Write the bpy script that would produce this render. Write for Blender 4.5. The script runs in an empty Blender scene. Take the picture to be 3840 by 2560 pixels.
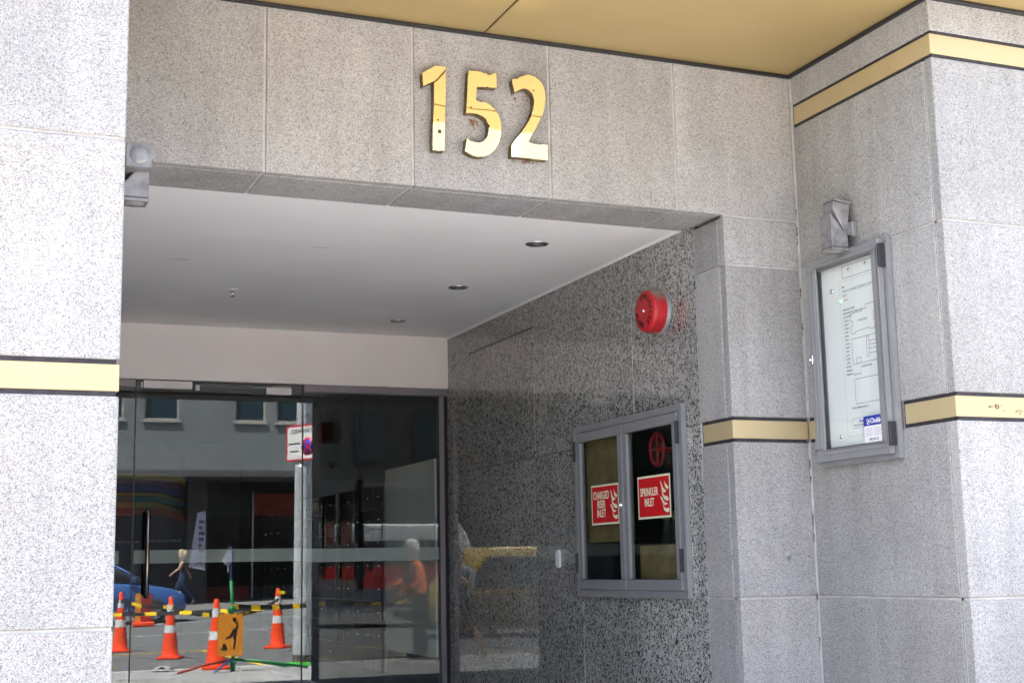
import bpy, bmesh, math, random
from mathutils import Vector, Matrix
random.seed(7)
R = math.radians
SC = bpy.context.scene
COL = SC.collection

# ------------------------------------------------------------------ camera
cam_d = bpy.data.cameras.new('camera')
cam = bpy.data.objects.new('camera', cam_d)
COL.objects.link(cam)
cam_d.sensor_width = 36.0
cam_d.lens = 5148.64 / 3840 * 36.0
cam_d.clip_start = 0.02
cam_d.clip_end = 500
_r = Vector((0.9223173, -0.38591186, -0.020071))
_u = Vector((-0.04434166, -0.15728531, 0.98655722))
_f = Vector((0.383881, 0.90902881, 0.16217893))
cam.matrix_world = Matrix(((_r.x, _u.x, -_f.x, 0), (_r.y, _u.y, -_f.y, 0), (_r.z, _u.z, -_f.z, 1.3), (0, 0, 0, 1)))
SC.camera = cam

# ------------------------------------------------------------------ sky and sun
SUN_EL, SUN_AZ = R(66), math.atan2(-0.88, 0.47)      # azimuth measured from +Y towards +X
w = bpy.data.worlds.new('World'); SC.world = w; w.use_nodes = True
nt = w.node_tree
sky = nt.nodes.new('ShaderNodeTexSky'); sky.sky_type = 'NISHITA'; sky.sun_disc = False
sky.dust_density = 5.0; sky.ozone_density = .15; sky.sun_elevation = SUN_EL; sky.sun_rotation = SUN_AZ
bg = nt.nodes['Background']; bg.inputs['Strength'].default_value = 0.09
nt.links.new(sky.outputs[0], bg.inputs['Color'])
sd = bpy.data.lights.new('sun', 'SUN'); sd.energy = 5.0; sd.angle = R(0.53); sd.color = (1, .95, .875)
sun = bpy.data.objects.new('sun', sd); COL.objects.link(sun)
to_sun = Vector((math.sin(SUN_AZ) * math.cos(SUN_EL), math.cos(SUN_AZ) * math.cos(SUN_EL), math.sin(SUN_EL)))
sun.rotation_euler = to_sun.to_track_quat('Z', 'Y').to_euler()
sun.location = (0, 0, 30)
SC.view_settings.view_transform = 'Standard'; SC.view_settings.look = 'None'
SC.view_settings.gamma = 1; SC.view_settings.use_curve_mapping = False
SC.view_settings.exposure = 3.46
SC.cycles.max_bounces = 10; SC.cycles.transparent_max_bounces = 24
SC.cycles.glossy_bounces = 6; SC.cycles.diffuse_bounces = 4
SC.cycles.use_denoising = True
SC.cycles.sample_clamp_indirect = 8
SC.cycles.caustics_refractive = False; SC.cycles.caustics_reflective = False

# ------------------------------------------------------------------ measured planes (metres)
YF, YL, YS, YB = 4.5, 5.5519, 5.9254, 9.4726      # column faces, lintel face, soffit back, glazing
XP, XQ, XL = 3.4675, 3.8921, 0.5336               # granite wall, column side, left pier edge
ZGT, ZGB, ZUT, ZUB = 1.9667, 1.8805, 3.5461, 3.4566
Z1, Z3, ZC, ZL, ZCE, ZH, Z0 = 2.7177, 1.1358, 3.7085, 2.9644, 2.9875, 2.6073, 1.976
FLOOR = 0.25
KERB = -0.95
def gz(y, x=4.0):                              # road surface, rising gently away from the kerb and to the right
    return 0.0 if y > KERB else -0.1 + 0.012 * (KERB - y) + 0.022 * (x - 4) * min(1, (KERB - y) / 8)

# ------------------------------------------------------------------ materials
MATS = {}
class N:
    def __init__(s, m): s.t = m.node_tree; s.n = s.t.nodes; s.l = s.t.links
    def new(s, typ, **kw):
        n = s.n.new(typ)
        for k, v in kw.items():
            if k[0] == '_': n.inputs[k[1:]].default_value = v
            else: setattr(n, k, v)
        return n
    def ln(s, a, ao, b, bi): s.l.new(a.outputs[ao], b.inputs[bi])
def c4(c): return (c[0], c[1], c[2], 1) if not isinstance(c, (int, float)) else (c, c, c, 1)
def mat(name, col=.5, rough=.6, metal=0, spec=.5, wear=0.0, wscale=6, bump=0, bscale=60, coat=0, emit=0):
    m = bpy.data.materials.new(name); m.use_nodes = True; MATS[name] = m
    k = N(m); b = k.n['Principled BSDF']
    b.inputs['Base Color'].default_value = c4(col); b.inputs['Roughness'].default_value = rough
    b.inputs['Metallic'].default_value = metal; b.inputs['Specular IOR Level'].default_value = spec
    b.inputs['Coat Weight'].default_value = coat
    if emit:
        b.inputs['Emission Color'].default_value = c4(col); b.inputs['Emission Strength'].default_value = emit
    tc = k.new('ShaderNodeTexCoord')
    if wear:
        nz = k.new('ShaderNodeTexNoise', _Scale=wscale, _Detail=6); k.ln(tc, 'Object', nz, 'Vector')
        hs = k.new('ShaderNodeMapRange'); k.ln(nz, 'Fac', hs, 'Value')
        hs.inputs['To Min'].default_value = 1 - wear; hs.inputs['To Max'].default_value = 1 + wear
        hs.inputs['From Min'].default_value = .3; hs.inputs['From Max'].default_value = .7
        mx = k.new('ShaderNodeMix', data_type='RGBA', blend_type='MULTIPLY'); mx.inputs[0].default_value = 1
        mx.inputs[6].default_value = c4(col)
        k.l.new(hs.outputs[0], mx.inputs[7]); k.l.new(mx.outputs[2], b.inputs['Base Color'])
    if bump:
        nb = k.new('ShaderNodeTexNoise', _Scale=bscale, _Detail=4); k.ln(tc, 'Object', nb, 'Vector')
        bp = k.new('ShaderNodeBump', _Strength=bump, _Distance=.01); k.ln(nb, 'Fac', bp, 'Height'); k.ln(bp, 0, b, 'Normal')
    return m
def stone(name, vscale, stops, rough, bump, tint=(1, 1, 1), stretch=(1, 1, 1), distort=0, warm=0.0, coat=0.0, spec=.5, blotch=1.1):
    """Speckled granite: random grains from a Voronoi cell value, a finer noise, and broad weathering."""
    m = bpy.data.materials.new(name); m.use_nodes = True; MATS[name] = m
    k = N(m); b = k.n['Principled BSDF']
    b.inputs['Roughness'].default_value = rough; b.inputs['Coat Weight'].default_value = coat
    b.inputs['Specular IOR Level'].default_value = spec
    if rough < .1: b.inputs['IOR'].default_value = 1.95
    tc = k.new('ShaderNodeTexCoord'); oi = k.new('ShaderNodeObjectInfo')
    ad = k.new('ShaderNodeVectorMath', operation='MULTIPLY_ADD')
    k.ln(oi, 'Random', ad, 0); ad.inputs[1].default_value = (37.1, 53.7, 71.3); k.ln(tc, 'Object', ad, 2)
    mp = k.new('ShaderNodeMapping'); mp.inputs['Scale'].default_value = stretch; k.ln(ad, 0, mp, 'Vector')
    src = mp
    if distort:
        nd = k.new('ShaderNodeTexNoise', _Scale=vscale * .8, _Detail=2); k.ln(mp, 0, nd, 'Vector')
        sc = k.new('ShaderNodeVectorMath', operation='SCALE'); k.ln(nd, 'Color', sc, 0); sc.inputs['Scale'].default_value = distort
        a2 = k.new('ShaderNodeVectorMath', operation='ADD'); k.ln(mp, 0, a2, 0); k.ln(sc, 0, a2, 1); src = a2
    vo = k.new('ShaderNodeTexVoronoi', _Scale=vscale); k.ln(src, 0, vo, 'Vector')
    sp = k.new('ShaderNodeSeparateColor'); k.ln(vo, 'Color', sp, 0)
    nz = k.new('ShaderNodeTexNoise', _Scale=vscale * .23, _Detail=3); k.ln(src, 0, nz, 'Vector')
    av = k.new('ShaderNodeMath', operation='MULTIPLY_ADD'); k.ln(nz, 'Fac', av, 0); av.inputs[1].default_value = blotch
    s2 = k.new('ShaderNodeMath', operation='ADD'); s2.inputs[1].default_value = -blotch / 2; k.ln(sp, 0, s2, 0); k.ln(s2, 0, av, 2)
    cr = k.new('ShaderNodeValToRGB'); k.ln(av, 0, cr, 0); cr.color_ramp.interpolation = 'LINEAR'
    e = cr.color_ramp.elements
    e[0].position, e[0].color = stops[0][0], c4(stops[0][1]); e[1].position, e[1].color = stops[-1][0], c4(stops[-1][1])
    for p_, c_ in stops[1:-1]:
        x = e.new(p_); x.color = c4(c_)
    n2 = k.new('ShaderNodeTexNoise', _Scale=1.7, _Detail=7, _Roughness=.65); k.ln(ad, 0, n2, 'Vector')
    mr = k.new('ShaderNodeMapRange'); k.ln(n2, 'Fac', mr, 0)
    mr.inputs[1].default_value = .3; mr.inputs[2].default_value = .7; mr.inputs[3].default_value = .84; mr.inputs[4].default_value = 1.09
    mx = k.new('ShaderNodeMix', data_type='RGBA', blend_type='MULTIPLY'); mx.inputs[0].default_value = 1
    k.l.new(cr.outputs[0], mx.inputs[6]); k.l.new(mr.outputs[0], mx.inputs[7])
    pr = k.new('ShaderNodeMapRange'); k.ln(oi, 'Random', pr, 0); pr.inputs[3].default_value = .86; pr.inputs[4].default_value = 1.05
    m2 = k.new('ShaderNodeMix', data_type='RGBA', blend_type='MULTIPLY'); m2.inputs[0].default_value = 1
    k.l.new(mx.outputs[2], m2.inputs[6]); k.l.new(pr.outputs[0], m2.inputs[7])
    last = m2
    if warm:                                      # faint vertical rain streaks
        ms = k.new('ShaderNodeMapping'); ms.inputs['Scale'].default_value = (11, 11, .8); k.ln(ad, 0, ms, 'Vector')
        ns = k.new('ShaderNodeTexNoise', _Scale=1.0, _Detail=4); k.ln(ms, 0, ns, 'Vector')
        rs = k.new('ShaderNodeMapRange'); k.ln(ns, 'Fac', rs, 0)
        rs.inputs[1].default_value = .35; rs.inputs[2].default_value = .65; rs.inputs[3].default_value = .91; rs.inputs[4].default_value = 1.03
        m5 = k.new('ShaderNodeMix', data_type='RGBA', blend_type='MULTIPLY'); m5.inputs[0].default_value = 1
        k.l.new(m2.outputs[2], m5.inputs[6]); k.l.new(rs.outputs[0], m5.inputs[7]); m2 = m5; last = m5
    if warm:                                      # weathered yellowish patches
        n3 = k.new('ShaderNodeTexNoise', _Scale=1.1, _Detail=5); k.ln(ad, 0, n3, 'Vector')
        r3 = k.new('ShaderNodeMapRange'); k.ln(n3, 'Fac', r3, 0)
        r3.inputs[1].default_value = .45; r3.inputs[2].default_value = .75; r3.inputs[4].default_value = warm
        m3 = k.new('ShaderNodeMix', data_type='RGBA', blend_type='MULTIPLY'); k.l.new(r3.outputs[0], m3.inputs[0])
        k.l.new(m2.outputs[2], m3.inputs[6]); m3.inputs[7].default_value = (.95, .84, .66, 1); last = m3
    k.l.new(last.outputs[2], b.inputs['Base Color'])
    if bump:
        bp = k.new('ShaderNodeBump', _Strength=bump, _Distance=.004)
        nb = k.new('ShaderNodeTexNoise', _Scale=vscale * .7, _Detail=3); k.ln(src, 0, nb, 'Vector')
        k.ln(nb, 'Fac', bp, 'Height'); k.ln(bp, 0, b, 'Normal')
    return m
stone('flamed_granite', 330, [(.02, .17), (.15, .235), (.30, (.345, .340, .334)), (.62, (.40, .393, .387)), (.95, .47)], .85, .3, warm=.26, blotch=.45)
stone('polished_granite', 165, [(.0, .04), (.20, .055), (.29, (.13, .12, .11)), (.39, (.35, .35, .325)), (.75, (.43, .43, .40)), (1, .50)],
      .012, 0, stretch=(1, 1, .75), distort=.012, coat=0, blotch=.9)
stone('paving', 60, [(.0, .22), (.4, .31), (.7, .37), (1, .44)], .85, .2)
stone('kerb_concrete', 80, [(.0, .38), (.4, .48), (1, .58)], .9, .2)
mat('mortar', (.48, .47, .46), .9, wear=.2, wscale=9)
mat('joint_dark', (.11, .105, .10), .9)
mat('band_groove', (.030, .027, .032), .8, wear=.4, wscale=30)
# gold anodised aluminium
mat('gold_strip', (.54, .44, .25), .45, metal=.35, wear=.05, wscale=3)
mat('gold_soffit', (.47, .355, .16), .45, metal=.35, wear=.05, wscale=1.5)
mat('dark_trim', (.022, .021, .024), .45, metal=.2)
mat('aluminium', (.29, .295, .305), .38, metal=.25, wear=.06, wscale=8)
mat('aluminium_light', (.42, .43, .45), .35, metal=.4, wear=.05)
mat('frame_grey', (.22, .21, .235), .4, metal=.3)
mat('cast_metal', (.25, .245, .25), .55, metal=.3, wear=.3, wscale=22, bump=.1, bscale=40)
mat('lens_glass', (.25, .26, .26), .12, spec=.6)
mat('black_plastic', .015, .4)
mat('black_hinge', (.03, .03, .035), .45)
mat('white_paint', (.86, .845, .83), .75, wear=.035, wscale=2.2)
mat('ceiling_paint', (.86, .855, .85), .8, wear=.045, wscale=1.1)
mat('off_white', (.72, .71, .72), .5, wear=.05, wscale=20)
mat('chrome', (.75, .75, .76), .12, metal=1)
mat('dark_steel', (.24, .22, .21), .16, metal=1)
mat('scuff', (.16, .15, .15), .8)
mat('bell_red', (.46, .014, .02), .4, wear=.12, wscale=14)
mat('dust', (.30, .25, .19), .9)
mat('bell_ink', (.07, .005, .006), .6)
mat('sign_red', (.62, .008, .012), .45)
mat('sign_cream', (.78, .80, .58), .5)
mat('rust', (.20, .095, .05), .9, wear=.5, wscale=80)
mat('panel_white', (.84, .86, .84), .45, wear=.03, wscale=5)
mat('ink_grey', (.16, .17, .18), .7)
mat('ink_red', (.5, .06, .05), .6)
mat('sticker_blue', (.02, .035, .33), .4)
mat('sticker_white', .8, .4)
mat('led_green', (.05, .8, .1), .4, emit=2.0)
mat('wood_board', (.40, .30, .13), .7, wear=.25, wscale=10)
mat('valve_red', (.45, .01, .01), .4)
mat('pipe_dark', (.03, .03, .03), .5)
mat('brass_fitting', (.55, .38, .14), .3, metal=.9)
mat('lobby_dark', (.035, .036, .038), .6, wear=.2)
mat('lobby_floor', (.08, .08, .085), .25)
mat('lobby_board', (.88, .90, .88), .55, wear=.04)
mat('letterbox_grey', (.10, .11, .115), .35, metal=.4)
mat('poster_navy', (.012, .014, .04), .5)
mat('poster_yellow', (.22, .18, .03), .5); mat('poster_red', (.2, .03, .015), .5); mat('poster_blue', (.015, .035, .18), .5)
mat('poster_teal', (.015, .10, .11), .5); mat('poster_pink', (.5, .22, .22), .5); mat('poster_purple', (.12, .05, .15), .5)
mat('poster_text', (.35, .36, .42), .6)
# street
mat('asphalt', (.115, .117, .12), .85, wear=.18, wscale=2.2, bump=.3, bscale=90)
mat('line_white', .62, .7, wear=.15, wscale=15); mat('line_yellow', (.72, .50, .03), .6, wear=.12, wscale=15)
mat('cone_orange', (.95, .075, .015), .45, wear=.06); mat('reflective_white', (.72, .73, .76), .4, wear=.08)
mat('galvanised', (.60, .64, .68), .5, metal=.45, wear=.2, wscale=5)
mat('sheet_white', .8, .45); mat('ring_red', (.65, .02, .03), .4); mat('disc_blue', (.03, .05, .55), .4)
mat('sign_orange', (.90, .33, .03), .5); mat('sign_black', .02, .5)
mat('stand_green', (.01, .22, .07), .5); mat('leg_red', (.35, .03, .02), .5); mat('leg_blue', (.04, .08, .3), .5)
mat('lime_green', (.12, .75, .1), .4)
mat('plastic_film', (.42, .43, .48), .35)
mat('tape_yellow', (.95, .62, .01), .45); mat('tape_black', .02, .45)
mat('render_grey', (.22, .235, .24), .9, wear=.1, wscale=1.2); mat('pane_blue', (.02, .04, .055), .08, spec=.8)
mat('frame_pale', (.45, .42, .38), .6); mat('shop_dark', (.02, .02, .022), .3); mat('shop_red', (.22, .035, .02), .6)
mat('shop_green', (.03, .09, .05), .5); mat('shop_glass', (.015, .017, .02), .05, spec=.7)
mat('shop_white', (.5, .5, .5), .5); mat('verandah_grey', (.10, .10, .10), .7)
mat('car_blue', (.045, .13, .38), .25, metal=.3, coat=1); mat('car_glass', (.02, .025, .03), .04, spec=.8)
mat('tyre', .02, .85); mat('rim', (.4, .42, .45), .35, metal=.8); mat('lamp_clear', (.6, .62, .65), .1, spec=.8)
mat('bus_white', (.72, .76, .80), .3, coat=.5); mat('bus_red', (.45, .015, .02), .35, coat=.5); mat('bus_grey', (.10, .12, .15), .4)
mat('van_yellow', (.80, .50, .02), .3, coat=.5)
mat('skin', (.55, .32, .22), .55); mat('hair_fair', (.42, .30, .16), .6); mat('hair_dark', (.03, .02, .015), .6)
mat('hi_vis', (1.0, .20, .02), .6, wear=.08, wscale=12); mat('vest_strap', (.10, .11, .13), .6); mat('trousers_dark', (.02, .022, .028), .8)
mat('denim', (.05, .09, .2), .8); mat('top_black', (.015, .013, .014), .7); mat('tshirt_grey', (.30, .33, .40), .8, wear=.08, wscale=15)
mat('shorts_dark', (.05, .045, .04), .8); mat('helmet_white', (.8, .8, .76), .3); mat('shoe', (.03, .03, .03), .6); mat('shoe_pale', (.5, .5, .5), .6)
mat('facade_stone', (.45, .44, .43), .8, wear=.08)
mat('banner_white', (.45, .43, .55), .6); mat('banner_ink', (.08, .06, .16), .6)

def special():
    # polished brass face with pitting
    m = bpy.data.materials.new('brass_mirror'); m.use_nodes = True; MATS['brass_mirror'] = m
    k = N(m); b = k.n['Principled BSDF']; b.inputs['Metallic'].default_value = 1; b.inputs['Roughness'].default_value = .035
    tc = k.new('ShaderNodeTexCoord')
    vo = k.new('ShaderNodeTexVoronoi', _Scale=26); k.ln(tc, 'Object', vo, 'Vector')
    sp = k.new('ShaderNodeSeparateColor'); k.ln(vo, 'Color', sp, 0)
    th = k.new('ShaderNodeMath', operation='MULTIPLY'); k.ln(sp, 0, th, 0); th.inputs[1].default_value = .16
    lt = k.new('ShaderNodeMath', operation='LESS_THAN'); k.ln(vo, 'Distance', lt, 0)
    th2 = k.new('ShaderNodeMath', operation='POWER'); k.ln(sp, 0, th2, 0); th2.inputs[1].default_value = 2.5
    th3 = k.new('ShaderNodeMath', operation='MULTIPLY'); k.ln(th2, 0, th3, 0); th3.inputs[1].default_value = .26; k.ln(th3, 0, lt, 1)
    mx = k.new('ShaderNodeMix', data_type='RGBA'); k.l.new(lt.outputs[0], mx.inputs[0])
    mx.inputs[6].default_value = (.93, .80, .48, 1); mx.inputs[7].default_value = (.10, .075, .045, 1)
    k.l.new(mx.outputs[2], b.inputs['Base Color'])
    mr = k.new('ShaderNodeMath', operation='MULTIPLY_ADD'); k.ln(lt, 0, mr, 0); mr.inputs[1].default_value = .5; mr.inputs[2].default_value = .03
    k.ln(mr, 0, b, 'Roughness')
    nb = k.new('ShaderNodeTexNoise', _Scale=7, _Detail=1); k.ln(tc, 'Object', nb, 'Vector')
    bp = k.new('ShaderNodeBump', _Strength=.06, _Distance=.01); k.ln(nb, 'Fac', bp, 'Height'); k.ln(bp, 0, b, 'Normal')
    mat('brass_side', (.21, .16, .085), .45, metal=.75, wear=.5, wscale=28)
    # clear reflective pane
    def glass(name, ior, tint, add=0.0, wob=0.0, wscale=1.0):
        m = bpy.data.materials.new(name); m.use_nodes = True; MATS[name] = m
        k = N(m); k.n.remove(k.n['Principled BSDF']); out = k.n['Material Output']
        lw_ = k.new('ShaderNodeLayerWeight', _Blend=.5); r0 = ((ior - 1) / (ior + 1)) ** 2
        pw = k.new('ShaderNodeMath', operation='POWER'); k.ln(lw_, 'Facing', pw, 0); pw.inputs[1].default_value = 5
        fr = k.new('ShaderNodeMath', operation='MULTIPLY_ADD'); k.ln(pw, 0, fr, 0); fr.inputs[1].default_value = 1 - r0; fr.inputs[2].default_value = r0
        gl = k.new('ShaderNodeBsdfGlossy', _Roughness=0.0); gl.inputs['Color'].default_value = (.93, .97, 1, 1)
        tr = k.new('ShaderNodeBsdfTransparent'); tr.inputs['Color'].default_value = c4(tint)
        mx = k.new('ShaderNodeMixShader'); k.ln(tr, 0, mx, 1); k.ln(gl, 0, mx, 2)
        if add:
            a = k.new('ShaderNodeMath', operation='ADD', use_clamp=True); a.inputs[1].default_value = add
            k.ln(fr, 0, a, 0); k.ln(a, 0, mx, 0)
        else: k.ln(fr, 0, mx, 0)
        if wob:
            tc = k.new('ShaderNodeTexCoord'); nb = k.new('ShaderNodeTexNoise', _Scale=wscale, _Detail=1); k.ln(tc, 'Object', nb, 'Vector')
            bp = k.new('ShaderNodeBump', _Strength=wob, _Distance=.01); k.ln(nb, 'Fac', bp, 'Height'); k.ln(bp, 0, gl, 'Normal')
        k.ln(mx, 0, out, 'Surface'); return m
    glass('door_glass', 1.5, (.92, .95, .94), .002)
    glass('cabinet_glass', 1.45, (.80, .82, .81))
    glass('panel_glass', 1.4, (.98, .99, .99))
    # frosted strip
    m = bpy.data.materials.new('frosted_film'); m.use_nodes = True; MATS['frosted_film'] = m
    k = N(m); b = k.n['Principled BSDF']; b.inputs['Base Color'].default_value = (.62, .66, .64, 1); b.inputs['Roughness'].default_value = .6
    tr = k.new('ShaderNodeBsdfTransparent'); mx = k.new('ShaderNodeMixShader'); mx.inputs[0].default_value = .55
    k.ln(tr, 0, mx, 1); k.ln(b, 0, mx, 2); k.ln(mx, 0, k.n['Material Output'], 'Surface')
special()
M = MATS

mat('floor_tile', (.68, .67, .65), .5, wear=.06)
mat('dark_cladding', (.035, .034, .033), .6, wear=.2)
mat('van_shade', (.09, .065, .015), .5)  # darkened yellow, shade on the van's side put into the colour
stone('far_concrete', 40, [(.0, .12), (.5, .18), (1, .24)], .9, .1)
mat('grime', (.13, .085, .055), .95, wear=.4, wscale=60)

# ------------------------------------------------------------------ mesh helpers
class F:
    """A local frame: u right, v up, n out of the surface, placed at o."""
    def __init__(s, o=(0, 0, 0), u=(1, 0, 0), v=(0, 0, 1), n=(0, -1, 0)):
        s.o, s.u, s.v, s.n = Vector(o), Vector(u), Vector(v), Vector(n)
    def __call__(s, a, b, c=0.0): return s.o + s.u * a + s.v * b + s.n * c
    def matrix(s, a=0, b=0, c=0):
        p = s(a, b, c)
        return Matrix(((s.u.x, s.v.x, s.n.x, p.x), (s.u.y, s.v.y, s.n.y, p.y), (s.u.z, s.v.z, s.n.z, p.z), (0, 0, 0, 1)))
W = F((0, 0, 0), (1, 0, 0), (0, 1, 0), (0, 0, 1))
def west(x): return F((x, 0, 0), (0, -1, 0), (0, 0, 1), (-1, 0, 0))       # on a wall facing -X: u = -Y
def south(y): return F((0, y, 0), (1, 0, 0), (0, 0, 1), (0, -1, 0))       # on a wall facing -Y
class MB:
    def __init__(s): s.v = []; s.f = []; s.m = []; s.sm = []
    def add(s, vs, fs, mi=0, smooth=False):
        o = len(s.v); s.v += [tuple(x) for x in vs]
        for f in fs: s.f.append([i + o for i in f]); s.m.append(mi); s.sm.append(smooth)
        return s
    def box(s, x0, x1, y0, y1, z0, z1, mi=0, fr=None):
        vs = [(x, y, z) for z in (z0, z1) for y in (y0, y1) for x in (x0, x1)]
        if fr: vs = [fr(*p) for p in vs]
        return s.add(vs, [(0, 2, 3, 1), (4, 5, 7, 6), (0, 1, 5, 4), (1, 3, 7, 5), (3, 2, 6, 7), (2, 0, 4, 6)], mi)
    def prism(s, poly, c0, c1, fr=W, mi=0, mside=None):
        n = len(poly)
        vs = [fr(a, b, c0) for a, b in poly] + [fr(a, b, c1) for a, b in poly]
        s.add(vs, [list(range(n))[::-1], list(range(n, 2 * n))], mi)
        return s.add(vs, [(i, (i + 1) % n, n + (i + 1) % n, n + i) for i in range(n)], mi if mside is None else mside)
    def tube(s, pts, rad, seg=8, mi=0, smooth=True, cap=True):
        pts = [Vector(p) for p in pts]; rad = rad if isinstance(rad, (list, tuple)) else [rad] * len(pts)
        vs = []; a = None
        for i, p in enumerate(pts):
            d = (pts[min(i + 1, len(pts) - 1)] - pts[max(i - 1, 0)]).normalized()
            if a is None:
                a = d.orthogonal().normalized()
            a = (a - d * a.dot(d)).normalized(); b = d.cross(a)
            for j in range(seg):
                t = 2 * math.pi * j / seg
                vs.append(p + (a * math.cos(t) + b * math.sin(t)) * rad[i])
        fs = [(i * seg + j, i * seg + (j + 1) % seg, (i + 1) * seg + (j + 1) % seg, (i + 1) * seg + j) for i in range(len(pts) - 1) for j in range(seg)]
        s.add(vs, fs, mi, smooth)
        if cap: s.add(vs, [list(range(seg))[::-1], list(range(len(vs) - seg, len(vs)))], mi)
        return s
    def lathe(s, prof, fr=W, seg=24, mi=0, smooth=True, cap=True):
        """prof: (radius, height along n)"""
        vs = [fr(r * math.cos(2 * math.pi * j / seg), r * math.sin(2 * math.pi * j / seg), h) for r, h in prof for j in range(seg)]
        fs = [(i * seg + j, i * seg + (j + 1) % seg, (i + 1) * seg + (j + 1) % seg, (i + 1) * seg + j) for i in range(len(prof) - 1) for j in range(seg)]
        s.add(vs, fs, mi, smooth)
        if cap: s.add(vs, [list(range(seg))[::-1], list(range(len(vs) - seg, len(vs)))], mi)
        return s
    def loft(s, secs, mi=0, smooth=True, cap=True, closed=True):
        n = len(secs[0]); vs = [p for q in secs for p in q]
        rng = range(n) if closed else range(n - 1)
        fs = [(i * n + j, i * n + (j + 1) % n, (i + 1) * n + (j + 1) % n, (i + 1) * n + j) for i in range(len(secs) - 1) for j in rng]
        s.add(vs, fs, mi, smooth)
        if cap: s.add(vs, [list(range(n))[::-1], list(range(len(vs) - n, len(vs)))], mi)
        return s
    def build(s, name, mats, parent=None, bevel=0, seg=1, weld=True):
        mats = [mats] if isinstance(mats, str) else mats
        me = bpy.data.meshes.new(name); me.from_pydata(s.v, [], s.f)
        for m_ in mats: me.materials.append(M[m_])
        for p, mi, sm in zip(me.polygons, s.m, s.sm): p.material_index = mi; p.use_smooth = sm
        bm = bmesh.new(); bm.from_mesh(me)
        if weld: bmesh.ops.remove_doubles(bm, verts=bm.verts, dist=1e-6)
        bmesh.ops.recalc_face_normals(bm, faces=bm.faces)
        if bevel:
            es = [e for e in bm.edges if len(e.link_faces) == 2 and e.calc_face_angle(0) > .5]
            bmesh.ops.bevel(bm, geom=es, offset=bevel, segments=seg, affect='EDGES', profile=.6)
        bm.to_mesh(me); bm.free()
        o = bpy.data.objects.new(name, me); COL.objects.link(o)
        if parent: o.parent = parent
        return o
def tag(o, label=None, cat=None, group=None, kind=None):
    if label: o['label'] = label
    if cat: o['category'] = cat
    if group: o['group'] = group
    if kind: o['kind'] = kind
    return o
def empty(name, label=None, cat=None, group=None, loc=(0, 0, 0), kind=None):
    o = bpy.data.objects.new(name, None); COL.objects.link(o); o.empty_display_size = .1
    # parts are modelled in world metres; the empty marks the thing's base
    o.location = loc
    return tag(o, label, cat, group, kind)
def setparent(o, p):
    o.parent = p
    return o
_build = MB.build
def build_rel(s, name, mats, parent=None, bevel=0, seg=1, weld=True):
    o = _build(s, name, mats, parent, bevel, seg, weld)
    if parent is not None:
        q = parent; off = Vector((0, 0, 0))
        while q is not None: off += q.location; q = q.parent
        o.location = -off
    return o
MB.build = build_rel
def bx(name, x0, x1, y0, y1, z0, z1, m, parent=None, bevel=0, fr=None):
    return MB().box(x0, x1, y0, y1, z0, z1, 0, fr).build(name, m, parent, bevel)
def text_mb(mb, txt, fr, u, v, c, size, sx=1.0, mi=0, align='CENTER', thick=.0006, rot=0.0, bold=0.0):
    cu = bpy.data.curves.new('t', 'FONT'); cu.body = txt; cu.size = size; cu.align_x = align; cu.align_y = 'CENTER'
    cu.extrude = thick; cu.resolution_u = 3
    if bold: cu.offset = bold
    o = bpy.data.objects.new('t', cu); COL.objects.link(o)
    dg = bpy.context.evaluated_depsgraph_get(); me = o.evaluated_get(dg).to_mesh()
    ca, sa = math.cos(rot), math.sin(rot)
    vs = []
    for q in me.vertices:
        x, y = q.co.x * sx, q.co.y
        vs.append(fr(u + x * ca - y * sa, v + x * sa + y * ca, c + q.co.z))
    mb.add(vs, [list(p.vertices) for p in me.polygons], mi)
    o.evaluated_get(dg).to_mesh_clear()
    bpy.data.objects.remove(o); bpy.data.curves.remove(cu)
    return mb

# ------------------------------------------------------------------ stone cladding
T = .05            # slab thickness
J = .010           # joint
DG, DB = .0165, .017
def band_rows(z0, z1, seams, bands):
    """Split a height into slab rows at the seams, leaving room for the gold bands."""
    cuts = sorted([(s - J / 2, s + J / 2) for s in seams if z0 < s < z1] + [(b0 - DB, b1 + DG) for b0, b1 in bands if z0 < b0 < z1])
    rows = []; z = z0
    for a, b in cuts:
        rows.append((z, a)); z = b
    rows.append((z, z1)); return rows
BANDS = [(ZGB, ZGT), (ZUB, ZUT)]
SEAMS = [Z3 - .79, Z3, Z1]
def gold_front(par, x0, x1, y, endl=0, endr=0, bands=BANDS, groove=True):
    for b0, b1 in bands:
        MB().box(x0 + endl, x1 - endr, y + .003, y + .03, b0, b1).build('gold_strip', 'gold_strip', par, .0012)
        if groove: bx('groove', x0 + .0105, x1 - .0105, y + .007, y + .0345, b0 - DB, b1 + DG, 'band_groove', par)
def gold_side(par, x, y0, y1, out, endn=0, endf=0, bands=BANDS):
    for b0, b1 in bands:
        a, b = sorted((x - out * .003, x - out * .03))
        MB().box(a, b, y0 + endn, y1 - endf, b0, b1).build('gold_strip', 'gold_strip', par, .0012)
        a, b = sorted((x - out * .010, x - out * .0345))
        bx('groove', a, b, y0 - (.019 if endn == 0 else 0), y1, b0 - DB, b1 + DG, 'band_groove', par)

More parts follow.
